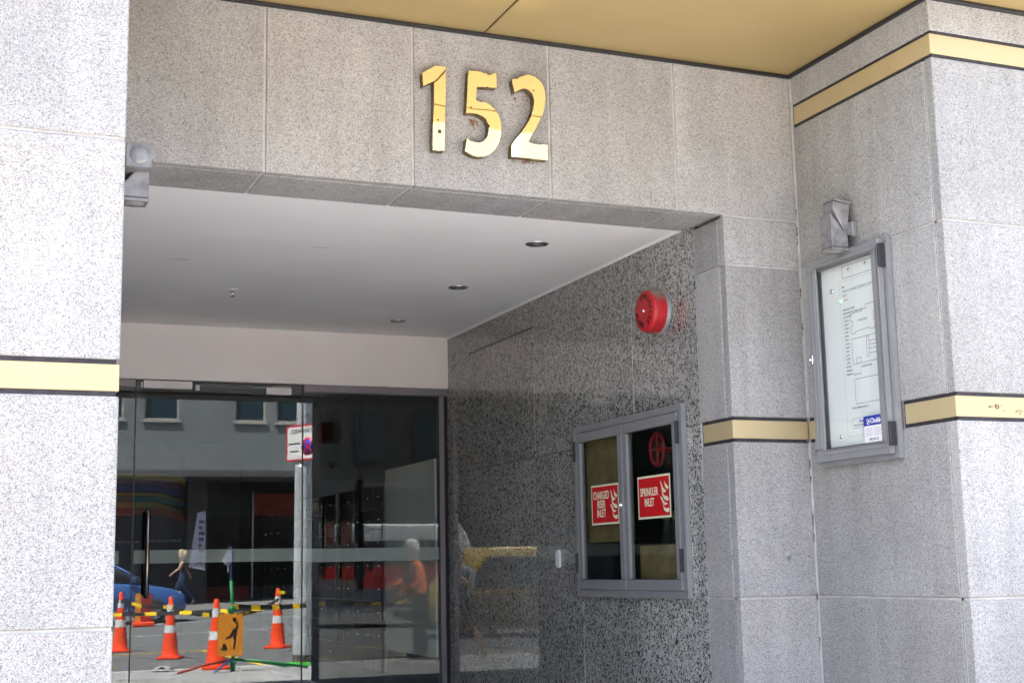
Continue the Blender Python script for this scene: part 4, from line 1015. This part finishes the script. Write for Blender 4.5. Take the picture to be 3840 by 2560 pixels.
# barrier tape
def tape(pts, label, h_=.06, P=.36, Yl=.13, sag=.05):
    mb = MB(); vs = []; s_ = 0; mi = 0
    for a, b in zip(pts, pts[1:]):
        a, b = Vector(a), Vector(b); n_ = max(4, int((b - a).length / .04))
        for i in range(n_):
            q = [a.lerp(b, (i + e) / n_) - Vector((0, 0, sag * 4 * ((i + e) / n_) * (1 - (i + e) / n_))) for e in (0, 1)]
            d = (b - a).length / n_; s_ += d
            tw = [.5 * math.sin(.9 * s_ + e * d * .9) * .02 for e in (0, 1)]
            mb.add([q[0] + Vector((0, tw[0], -h_ / 2)), q[1] + Vector((0, tw[1], -h_ / 2)), q[1] + Vector((0, -tw[1], h_ / 2)), q[0] + Vector((0, -tw[0], h_ / 2))], [(0, 1, 2, 3)], 1 if (s_ % P) < Yl else 0)
    tag(mb.build('barrier_tape', ['tape_black', 'tape_yellow']), label, 'tape', 'black and yellow barrier tapes')
tape([(1.2, -8.2, .86), (3.18, -6.70, .86), (3.69, -4.38, .78), (3.74, -.5, .74), (3.77, .1, .85)], 'black and yellow tape strung between the cones left of the tripod', .06, 1.5, .5)
tape([(3.78, .1, .86), (4.95, -.46, .83)], 'black and yellow tape from the tripod to the steel pole', .065, .36, .13, .02)
tape([(3.80, .1, .74), (5.74, -5.5, .83)], 'black and yellow tape from the tripod to the cone beside the pole', .06, 1.3, .4)
tape([(5.72, -5.5, .95), (9.5, -5.2, 1.0)], 'black and yellow tape running right from the cone beside the pole')
tape([(4.9, -.7, .82), (.3, -4.8, .78), (-1.2, -4.6, .8)], 'black and yellow tape across the road behind the workers', .05, .6, .2, .08)
# bits on the ground
gt = empty('green_tool', 'lime green plastic tool lying at the foot of the pole', 'tool', loc=(4.75, -.35, 0))
MB().box(4.55, 4.88, -.39, -.33, .004, .055).build('body', 'lime_green', gt, .01, 2); MB().box(4.90, 4.99, -.40, -.32, .004, .05).build('cap', 'lime_green', gt, .01, 2)
rag = MB(); vs = []
for i in range(7):
    for j in range(7): vs.append((2.85 + .3 * i / 6 + .02 * math.sin(j * 3), -.72 + .22 * j / 6, .01 + .07 * abs(math.sin(i * 1.9 + j * 1.3)) * math.sin(math.pi * i / 6)))
rag.add(vs, [(i * 7 + j, i * 7 + j + 1, (i + 1) * 7 + j + 1, (i + 1) * 7 + j) for i in range(6) for j in range(6)], 0, True)
tag(rag.build('white_rag', 'plastic_film'), 'crumpled white rag lying at the kerb', 'rag')

# ------------------------------------------------------------------ building across the road
ob = empty('opposite_building', 'grey rendered building with shops across the road', 'building', loc=(7, -27, .4))
OY = -27.0
wins = [(4.35, 5.62), (6.26, 7.40), (9.24, 10.29), (10.65, 11.75), (13.4, 14.6), (2.0, 3.2), (-.8, .4), (16, 17.2), (19, 20.2)]
wins.sort(); WZ = [(6.32, 8.2)]
mb = MB(); zlo, zhi = 4.5, 8.9
cur = -1.5
for a, b in wins:
    mb.box(cur, a, OY - 1, OY, zlo, zhi); z = zlo
    for c, d in WZ: mb.box(a, b, OY - 1, OY, z, c); z = d
    mb.box(a, b, OY - 1, OY, z, zhi); cur = b
mb.box(cur, 22, OY - 1, OY, zlo, zhi)
mb.build('wall', 'render_grey', ob)
for a, b in wins:
    for c, d in WZ:
        wf = ring('window_frame', a, b, c, d, .06, -.16, -.05, 'frame_pale', ob, F((0, OY, 0), (1, 0, 0), (0, 0, 1), (0, 1, 0)), 0)
        MB().box(a + .06, b - .06, OY - .14, OY - .12, c + .06, d - .06).build('pane', 'pane_blue', wf)
        MB().box(a - .05, b + .05, OY - .02, OY + .06, c - .08, c - .001).build('sill', 'frame_pale', wf)
MB().box(7.5, 26, OY - 9, OY - 2.0, 8.8, 18.5).build('reflected_block', 'render_grey', ob)  # unseen block added so the brass numerals mirror it instead of bright sky
MB().box(-1.5, 26, OY - 9.5, OY - 1.01, 8.6, 8.79).build('roof', 'verandah_grey', ob)
MB().box(-1.5, 22, OY, OY + 2.6, 4.30, 4.49).build('verandah', 'verandah_grey', ob)
MB().box(-1.5, 22, OY - .9, OY - .8, .2, 4.5).build('shop_back', 'shop_dark', ob)
cx_ = [-1.4, 2.2, 7.73, 13.2, 18.5]
for x in cx_: MB().box(x, x + .66, OY - .6, OY - .01, .2, 4.29).build('column', 'verandah_grey', ob)
random.seed(3)
for a, b in zip(cx_, cx_[1:]):
    a += .66; w3 = (b - a) / 3
    for i in range(3):
        x0 = a + i * w3
        MB().box(x0 + .05, x0 + w3 - .05, OY - .75, OY - .7, .9, 3.1).build('shop_window', 'shop_glass', ob)
        MB().box(x0 + .05, x0 + w3 - .05, OY - .74, OY - .66, 3.2, 3.95).build('fascia_panel', ['shop_red', 'shop_dark', 'shop_red', 'shop_green', 'shop_red'][(i + int(a) * 2) % 5], ob)
        MB().box(x0 + .05, x0 + w3 - .05, OY - .74, OY - .66, .3, .85).build('stallriser', random.choice(['shop_dark', 'shop_red', 'shop_dark']), ob)
        MB().box(x0, x0 + .05, OY - .76, OY - .60, .3, 4.0).build('mullion', 'shop_white' if i == 1 else 'shop_dark', ob)
def tower(x0, x1, h_, m, label, y=OY):
    t = empty('office_block', label, 'building', loc=((x0 + x1) / 2, y, .4))
    MB().box(x0, x1, y - 8, y, .1, h_).build('wall', m, t)
    z = 5.0
    while z < h_ - 2.5:
        x = x0 + .8
        while x < x1 - 2:
            wf = MB().box(x, x + 1.6, y - .03, y + .04, z, z + 1.7).build('window', 'dark_trim', t); MB().box(x + .06, x + 1.54, y + .041, y + .05, z + .06, z + 1.64).build('pane', 'pane_blue', wf); x += 2.6
        z += 3.3
    MB().box(x0 + .5, x1 - .5, y - .02, y + .05, .6, 3.6).build('shopfront', 'shop_glass', t)
    MB().box(x0, x1, y, y + 2.4, 4.0, 4.2).build('verandah', 'verandah_grey', t)
tower(-24, -1.6, 9.5, 'dark_cladding', 'low dark clad office block across the road to the left')
tower(22.1, 44, 10.5, 'render_grey', 'low grey office block across the road to the right')
# feather banner
bn = empty('feather_banner', 'tall white and purple feather banner in front of the shops', 'banner', loc=(7.98, -25, fz(7.98, -25)))
MB().tube([(7.98, -25, fz(8, -25)), (7.98, -25, 3.3)], .02, 8).build('pole', 'dark_trim', bn)
MB().prism([(7.45, 1.5), (7.96, 1.4), (7.96, 3.25), (7.70, 3.2)], 0, .01, F((0, -25, 0), (1, 0, 0), (0, 0, 1), (0, 1, 0))).build('cloth', 'banner_white', bn)
mb = MB()
for i in range(8): mb.box(7.74, 7.74 + .12 + .04 * (i % 3), 1.6 + i * .18, 1.7 + i * .18, .0105, .011, 0, F((0, -25, 0), (1, 0, 0), (0, 0, 1), (0, 1, 0)))
mb.build('marks', 'banner_ink', bn)
# striped works board
wb = empty('works_board', 'small orange and black works board near the blue car', 'board', loc=(4.75, -15.2, rz(4.75, -15.2)))
zb = rz(4.75, -15.2)
for i in range(3): MB().box(4.55 + i * .13, 4.68 + i * .13, -15.22, -15.2, zb + .12, zb + .78).build('stripe', ['sign_orange', 'leg_red', 'leg_red'][i], wb)
MB().box(4.5, 5.0, -15.35, -15.05, zb + .002, zb + .11).build('base', 'cone_orange', wb, .02)

# ------------------------------------------------------------------ vehicles
def wheel(par, x, y, z, r_, w_, s_):
    fr = F((x, y, z), (1, 0, 0), (0, 0, 1), (0, -s_, 0) if False else (0, s_, 0))
    o = MB().lathe([(r_ * .62, 0), (r_ * .95, 0), (r_, .03), (r_, w_ - .03), (r_ * .95, w_), (r_ * .62, w_)], fr, 28, cap=False).build('wheel', 'tyre', par)
    MB().lathe([(r_ * .63, w_ - .02), (r_ * .58, w_ - .01), (r_ * .5, w_ - .05), (r_ * .2, w_ - .03), (.0, w_ - .02)], fr, 20, cap=False).build('rim', 'rim', o)
    mb = MB()
    for i in range(5):
        t = 2 * math.pi * i / 5; f2 = F(fr(0, 0), fr.u * math.cos(t) + fr.v * math.sin(t), fr.v * math.cos(t) - fr.u * math.sin(t), fr.n); mb.box(.03, r_ * .6, -.03, .03, w_ - .03, w_ - .008, 0, f2)
    mb.build('spoke', 'rim', o)
cy, cz0 = -17.2, rz(4, -17)
car = empty('blue_car', 'blue hatchback parked across the road behind the cones', 'car', loc=(3.9, cy, cz0))
# stations along the car (x, half width, sill, belt/top of body)
st = [(6.02, .45, .42, .58), (5.98, .62, .32, .70), (5.85, .76, .26, .78), (5.55, .83, .24, .86), (5.05, .86, .24, .95), (4.65, .87, .24, 1.02), (4.2, .88, .24, 1.04), (3.4, .88, .24, 1.06), (2.6, .87, .25, 1.08), (2.1, .84, .28, 1.06), (1.88, .74, .36, .98), (1.82, .6, .45, .85)]
secs = []
for x, w_, zs, zt in st:
    m_ = (zs + zt) / 2
    half = [(0, zs), (w_ * .9, zs), (w_ * .99, zs + .1), (w_, m_), (w_ * .96, zt - .08), (w_ * .86, zt - .01), (w_ * .45, zt + .025), (0, zt + .035)]
    loop = [(x, cy + y, cz0 + z) for y, z in half] + [(x, cy - y, cz0 + z) for y, z in half[1:-1][::-1]]
    secs.append(loop)
body = MB().loft(secs).build('body', 'car_blue', car)
gs = [(5.0, .72, 1.0, 1.01), (4.72, .72, 1.0, 1.20), (4.2, .70, 1.02, 1.47), (3.5, .69, 1.03, 1.52), (2.7, .67, 1.04, 1.48), (2.15, .64, 1.03, 1.30), (1.95, .62, 1.0, 1.05)]
secs = []
for x, w_, zs, zt in gs:
    half = [(0, zs), (w_ + .08, zs), (w_ * (1.0 if zt > 1.3 else 1.06), (zs + zt) / 2 + .08), (w_ * .84, zt - .03), (w_ * .5, zt), (0, zt + .01)]
    secs.append([(x, cy + y, cz0 + z) for y, z in half] + [(x, cy - y, cz0 + z) for y, z in half[1:-1][::-1]])
MB().loft(secs).build('glasshouse', 'car_glass', car)
secs = []
for x, w_, zs, zt in gs[2:6]:
    half = [(0, zt - .02), (w_ * .86, zt - .06), (w_ * .87, zt - .025), (w_ * .5, zt + .012), (0, zt + .022)]
    secs.append([(x, cy + y, cz0 + z) for y, z in half] + [(x, cy - y, cz0 + z) for y, z in half[1:-1][::-1]])
MB().loft(secs).build('roof', 'car_blue', car)
for s_ in (-1, 1):
    mb = MB().tube([(5.0, cy + s_ * .78, cz0 + 1.0), (4.2, cy + s_ * .60, cz0 + 1.46)], .03, 8); mb.build('pillar', 'car_blue', car)
    mb = MB().tube([(3.3, cy + s_ * .77, cz0 + 1.05), (3.3, cy + s_ * .60, cz0 + 1.5)], .03, 8); mb.build('pillar', 'car_blue', car)
    MB().lathe([(.10, 0), (.09, .03), (.0, .05)], F((5.80, cy + s_ * .62, cz0 + .70), (0, 1, 0), (0, 0, 1), (1, 0, 0)), 14, cap=False).build('headlight', 'lamp_clear', car)
    MB().box(4.55, 4.70, cy + s_ * .88 - .03, cy + s_ * .88 + .10 * s_ + .03, cz0 + 1.02, cz0 + 1.16).build('mirror', 'car_blue', car, .03, 2)
    for x in (5.15, 2.65): wheel(car, x, cy + s_ * .70, cz0 + .31, .31, .2, s_)
    MB().box(3.45, 3.6, cy + s_ * .885, cy + s_ * .90, cz0 + .88, cz0 + .91).build('door_handle', 'car_blue', car)
def van(name, label, cat, prof, y0, y1, m, bands, wheels, wr, front):
    """side profile (x, z) closed polygon, extruded over the width with rounded edges; bands are panels on the side facing the building"""
    z0 = rz(prof[0][0], (y0 + y1) / 2)
    t = empty(name, label, cat, loc=((prof[0][0] + prof[1][0]) / 2, (y0 + y1) / 2, z0))
    fr = F((0, y0, z0), (1, 0, 0), (0, 0, 1), (0, 1, 0))
    MB().prism(prof, 0, y1 - y0, fr).build('body', m, t, .10, 3)
    for nm, pl, mm in bands: MB().prism(pl, y1 - y0 + .004, y1 - y0 + .014, fr).build(nm, mm, t)
    for nm, pl, mm in bands: MB().prism(pl, -.014, -.004, fr).build(nm, mm, t)
    for x in wheels:
        wheel(t, x, y1 - .22, z0 + wr, wr, .24, 1); wheel(t, x, y0 + .22, z0 + wr, wr, .24, -1)
    for zz in (.75,):
        for yy in (y0 + .25, y1 - .25): MB().box(front - .02, front + .03, yy - .15, yy + .15, z0 + zz - .08, z0 + zz + .08).build('headlight', 'lamp_clear', t, .02)
    MB().box(min(p[0] for p in prof) - .02, max(p[0] for p in prof) + .02, y0 + .1, y1 - .1, z0 + .3, z0 + .42).build('bumper', 'black_plastic', t, .02)
    return t
van('white_minibus', 'long white roofed minibus with a red side seen in the dark glass', 'minibus',
    [(1.0, .28), (-5.9, .28), (-5.95, .95), (-5.75, 1.9), (-5.5, 2.42), (1.0, 2.45)], -16.0, -14.0, 'bus_white',
    [('side_window', [(.8, 1.42), (-5.4, 1.42), (-5.3, 2.02), (.8, 2.02)], 'car_glass'), ('red_panel', [(.95, .86), (-5.85, .86), (-5.8, 1.40), (.95, 1.40)], 'bus_red'), ('skirt', [(.95, .4), (-5.8, .4), (-5.85, .84), (.95, .84)], 'bus_grey')],
    (-.2, -4.6), .36, -5.95)
van('yellow_van', 'yellow van reflected in the polished granite wall', 'van',
    [(-9.0, .25), (-3.15, .25), (-3.05, .75), (-3.3, 1.12), (-4.0, 1.86), (-4.25, 2.0), (-9.0, 2.05)], -10.6, -8.9, 'van_yellow',
    [('side_window', [(-3.62, 1.12), (-5.4, 1.12), (-5.4, 1.80), (-4.15, 1.80)], 'car_glass'), ('side_window', [(-5.6, 1.12), (-8.6, 1.12), (-8.6, 1.80), (-5.6, 1.80)], 'car_glass'), ('shade_panel', [(-3.25, .3), (-8.9, .3), (-8.9, 1.02), (-3.5, 1.02), (-3.5, .8), (-3.25, .72)], 'van_shade')],  # last panel paints the shade over the lower yellow body
    (-4.0, -7.8), .33, -3.1)

# ------------------------------------------------------------------ people
def person(name, label, J_, E_, mats_, loc, face, extra=None, head=None, hair=None, hairmat=None):
    """J_: joint -> ((x right, y forward, z up), radius); E_: (joint, joint, material slot). One continuous skinned body."""
    t = empty(name, label, 'person', loc=loc); t.rotation_euler.z = face
    keys = list(J_); idx = {k_: i for i, k_ in enumerate(keys)}
    me = bpy.data.meshes.new('skeleton'); me.from_pydata([J_[k_][0] for k_ in keys], [(idx[a], idx[b]) for a, b, _ in E_], [])
    o = bpy.data.objects.new('skeleton', me); COL.objects.link(o)
    md = o.modifiers.new('s', 'SKIN'); ss = o.modifiers.new('d', 'SUBSURF'); ss.levels = 2; ss.render_levels = 2
    for i, k_ in enumerate(keys):
        r_ = J_[k_][1]; r_ = r_ if isinstance(r_, tuple) else (r_, r_)
        me.skin_vertices[0].data[i].radius = r_; me.skin_vertices[0].data[i].use_root = (i == 0)
    dg = bpy.context.evaluated_depsgraph_get(); dg.update()
    m2 = bpy.data.meshes.new_from_object(o.evaluated_get(dg)); m2.name = 'body'
    bpy.data.objects.remove(o)
    m2.materials.clear()
    for q in mats_: m2.materials.append(M[q])
    segs = [(Vector(J_[a][0]), Vector(J_[b][0]), mi, (J_[a][1] if not isinstance(J_[a][1], tuple) else J_[a][1][0])) for a, b, mi in E_]
    for p in m2.polygons:
        c = p.center; best = 9; bi = 0
        for a, b, mi, r_ in segs:
            d = b - a; t_ = max(0, min(1, (c - a).dot(d) / max(1e-9, d.dot(d)))); q = (c - a - d * t_).length - r_ * .6
            if q < best: best, bi = q, mi
        p.material_index = bi; p.use_smooth = True
    ob_ = bpy.data.objects.new('body', m2); COL.objects.link(ob_); ob_.parent = t
    if head:
        hp = Vector(head[0]); hr = head[1]
        fr = F(hp, (1, 0, 0), (0, 1, 0), (0, 0, 1))
        if hair:                                    # hair as a cap over crown and back of the head
            mb = MB(); vs = []; nu, nv = 14, 7
            for j in range(nv + 1):
                ph = R(90 - j * (110 if hair == 'short' else 120) / nv)
                for i in range(nu):
                    th = 2 * math.pi * i / nu; fx = math.sin(th)
                    lim = 1.0
                    q = ph if fx < .2 else max(ph, R(25))
                    vs.append(hp + Vector((hr * 1.05 * math.cos(q) * math.cos(th), hr * 1.22 * math.cos(q) * math.sin(th) - .01, hr * 1.28 * math.sin(q))))
            mb.add(vs, [(j * nu + i, j * nu + (i + 1) % nu, (j + 1) * nu + (i + 1) % nu, (j + 1) * nu + i) for j in range(nv) for i in range(nu)], 0, True)
            if hair == 'long': mb.tube([hp + Vector((0, -.08, .03)), hp + Vector((0, -.12, -.1)), hp + Vector((0, -.13, -.26))], [.08, .085, .03], 10)
            oo = mb.build('hair', hairmat, None); oo.parent = t
        mb = MB()
        for s_ in (-1, 1): mb.lathe([(.012, 0), (.011, .004), (.0, .006)], F(hp + Vector((s_ * .032, hr * 1.03, .01)), (1, 0, 0), (0, 0, 1), (0, 1, 0)), 8, cap=False)
        oo = mb.build('eyes', 'sign_black', None); oo.parent = t
        if extra: extra(t, hp, hr)
    return t
def helmet(t, hp, hr):
    mb = MB(); fr = F(hp + Vector((0, -.005, .045)), (1, 0, 0), (0, 1.15, 0), (0, 0, 1))
    o = mb.lathe([(hr * 1.32, .0), (hr * 1.32, .015), (hr * 1.25, .05), (hr * 1.05, .095), (hr * .6, .125), (.0, .132)], fr, 24, cap=False).build('helmet', 'helmet_white', None); o.parent = t
    pk = MB().prism([(-.10, .09), (-.085, .15), (-.04, .185), (.04, .185), (.085, .15), (.10, .09)], 0, .008, F(hp + Vector((0, 0, .045)), (1, 0, 0), (0, 1, -.15), (0, 0, 1))).build('helmet_peak', 'helmet_white', None); pk.parent = t
def body(lean=0, arms=None, legs=None, s_=1.0, fem=False):
    """Default standing joints; arms/legs replace the limb joints."""
    sh, hip = (.165, .085) if fem else (.195, .095)
    L_ = lambda p: (p[0] * s_, (p[1] + lean * max(0, p[2] - .95)) * s_, p[2] * s_)
    J_ = {'pelvis': (L_((0, 0, .95)), (.15 * s_, .105 * s_)), 'waist': (L_((0, .01, 1.10)), ((.125 if fem else .145) * s_, .10 * s_)), 'chest': (L_((0, .015, 1.30)), (.165 * s_, .115 * s_)),
          'collar': (L_((0, 0, 1.43)), (.11 * s_, .08 * s_)), 'neck': (L_((0, .015, 1.51)), .055 * s_), 'chin': (L_((0, .035, 1.575)), (.062 * s_, .07 * s_)), 'brow': (L_((0, .03, 1.66)), (.074 * s_, .088 * s_)), 'crown': (L_((0, .02, 1.725)), (.055 * s_, .065 * s_)),
          'nose': (L_((0, .125, 1.625)), .012 * s_)}
    A = arms or {1: ((.27, 0, 1.17), (.30, .06, .93)), -1: ((-.27, 0, 1.17), (-.30, .06, .93))}
    G = legs or {1: ((.10, .02, .50), (.10, -.02, .09), (.11, .14, .03)), -1: ((-.10, .02, .50), (-.10, -.02, .09), (-.11, .14, .03))}
    E_ = [('pelvis', 'waist', 'trunk0'), ('waist', 'chest', 'shirt'), ('chest', 'collar', 'shirt'), ('collar', 'neck', 'skin'), ('neck', 'chin', 'skin'), ('chin', 'brow', 'skin'), ('brow', 'crown', 'skin'), ('chin', 'nose', 'skin')]
    for q in (1, -1):
        n_ = 'R' if q > 0 else 'L'
        J_['sh' + n_] = (L_((q * sh, 0, 1.41)), .066 * s_); J_['el' + n_] = (L_(A[q][0]), .047 * s_); J_['wr' + n_] = (L_(A[q][1]), .031 * s_)
        d = (Vector(A[q][1]) - Vector(A[q][0])).normalized(); pc = Vector(A[q][1]) + d * .06
        J_['palm' + n_] = (L_(tuple(pc)), (.034 * s_, .022 * s_))
        E_ += [('collar', 'sh' + n_, 'shirt'), ('sh' + n_, 'el' + n_, 'sleeve'), ('el' + n_, 'wr' + n_, 'fore'), ('wr' + n_, 'palm' + n_, 'skin')]
        side = d.orthogonal().normalized(); oth = d.cross(side)
        for k_, (off, ln) in enumerate(((-.027, .07), (-.009, .085), (.009, .08), (.027, .062))):
            a_ = pc + d * .04 + side * off; b_ = a_ + d * ln * .55; c_ = b_ + d * ln * .4 + oth * .025
            for nm, v_, r_ in (('a', a_, .010), ('b', b_, .009), ('c', c_, .008)): J_['f%d%s%s' % (k_, nm, n_)] = (L_(tuple(v_)), r_ * s_)
            E_ += [('palm' + n_, 'f%da%s' % (k_, n_), 'skin'), ('f%da%s' % (k_, n_), 'f%db%s' % (k_, n_), 'skin'), ('f%db%s' % (k_, n_), 'f%dc%s' % (k_, n_), 'skin')]
        a_ = pc + side * .045 - d * .01; b_ = a_ + d * .04 + side * .01
        J_['ta' + n_] = (L_(tuple(a_)), .011 * s_); J_['tb' + n_] = (L_(tuple(b_)), .009 * s_); E_ += [('palm' + n_, 'ta' + n_, 'skin'), ('ta' + n_, 'tb' + n_, 'skin')]
        J_['hip' + n_] = (L_((q * hip, 0, .90)), .088 * s_); J_['kn' + n_] = (L_(G[q][0]), .058 * s_); J_['an' + n_] = (L_(G[q][1]), .040 * s_); J_['toe' + n_] = (L_(G[q][2]), (.042 * s_, .03 * s_))
        cf = Vector(G[q][0]).lerp(Vector(G[q][1]), .35) + Vector((0, -.015, 0)); J_['cf' + n_] = (L_(tuple(cf)), .055 * s_)
        E_ += [('pelvis', 'hip' + n_, 'trouser'), ('hip' + n_, 'kn' + n_, 'trouser'), ('kn' + n_, 'cf' + n_, 'shin'), ('cf' + n_, 'an' + n_, 'shin'), ('an' + n_, 'toe' + n_, 'shoe')]
    return J_, E_
def dress(E_, d):
    ms = sorted(set(d.values())); return [(a, b, ms.index(d[c])) for a, b, c in E_], ms
# hi-vis workers
def worker(label, loc, face, lean, arms, s_):
    J_, E_ = body(lean, arms, None, s_)
    E2, ms = dress(E_, dict(trunk0='hi_vis', shirt='hi_vis', sleeve='hi_vis', fore='hi_vis', skin='skin', trouser='trousers_dark', shin='trousers_dark', shoe='shoe'))
    t = person('person', label, J_, E2, ms, loc, face, helmet, (J_['brow'][0], .085 * s_))
    for q in (1, -1):                                # harness straps down the back and front
        pts = []
        for z, y in ((.98, -.125), (1.12, -.125), (1.30, -.14), (1.42, -.095), (1.455, 0), (1.42, .09), (1.30, .145), (1.12, .135), (.98, .12)):
            pts.append(((q * (.06 + .05 * (z > 1.2))) * s_, (y + lean * max(0, z - .95) + .012) * s_, z * s_))
        mb = MB().tube(pts, .017 * s_, 6); o = mb.build('strap', 'vest_strap', None); o.parent = t
    return t
worker('worker in orange hi-vis shirt and white hard hat, facing left in the dark glass', (-.18, -1.75, rz(0, -1.75)), R(-90), .18,
       {1: ((.30, .12, 1.20), (.24, .36, 1.12)), -1: ((-.28, .10, 1.18), (-.20, .34, 1.05))}, 1.02)
worker('second worker in orange hi-vis and hard hat, half hidden behind the first', (-.46, -2.75, rz(0, -2.75)), R(-80), .10, None, 1.0)
# photographer
J_, E_ = body(.06, {1: ((.30, .14, 1.16), (.10, .33, 1.36)), -1: ((-.26, .16, 1.14), (-.06, .36, 1.34))},
              {1: ((.20, .08, .50), (.28, .02, .09), (.30, .17, .03)), -1: ((-.20, .04, .49), (-.36, -.10, .09), (-.40, .05, .03))}, .90)
E2, ms = dress(E_, dict(trunk0='tshirt_grey', shirt='tshirt_grey', sleeve='tshirt_grey', fore='skin', skin='skin', trouser='shorts_dark', shin='skin', shoe='shoe'))
person('person', 'photographer in grey T-shirt and shorts, standing astride and raising a camera', J_, E2, ms, (-.40, -.58, 0), R(-38), None, (J_['brow'][0], .078), 'short', 'hair_dark')
cm = empty('photo_camera', 'small black camera held up by the photographer', 'camera', loc=(0, -.15, 1.3))
MB().box(-.075, .055, -.19, -.13, 1.25, 1.335).build('camera_body', 'black_plastic', cm, .01, 2)
MB().lathe([(.03, 0), (.03, .045), (.026, .048)], F((-.01, -.13, 1.295), (1, 0, 0), (0, 0, 1), (0, 1, 0)), 18).build('lens', 'black_plastic', cm)
# woman walking on the far footpath
J_, E_ = body(.03, {1: ((.22, .10, 1.18), (.22, .30, 1.02)), -1: ((-.22, -.12, 1.18), (-.22, -.24, .96))},
              {1: ((.09, .20, .52), (.09, .10, .12), (.09, .26, .05)), -1: ((-.09, -.10, .50), (-.09, -.40, .20), (-.09, -.32, .06))}, .98, True)
E2, ms = dress(E_, dict(trunk0='top_black', shirt='top_black', sleeve='skin', fore='skin', skin='skin', trouser='denim', shin='denim', shoe='shoe_pale'))
person('person', 'woman in black top and jeans walking on the far footpath', J_, E2, ms, (7.2, -24.6, fz(7.2, -24.6)), R(90), None, (J_['brow'][0], .075), 'long', 'hair_fair')
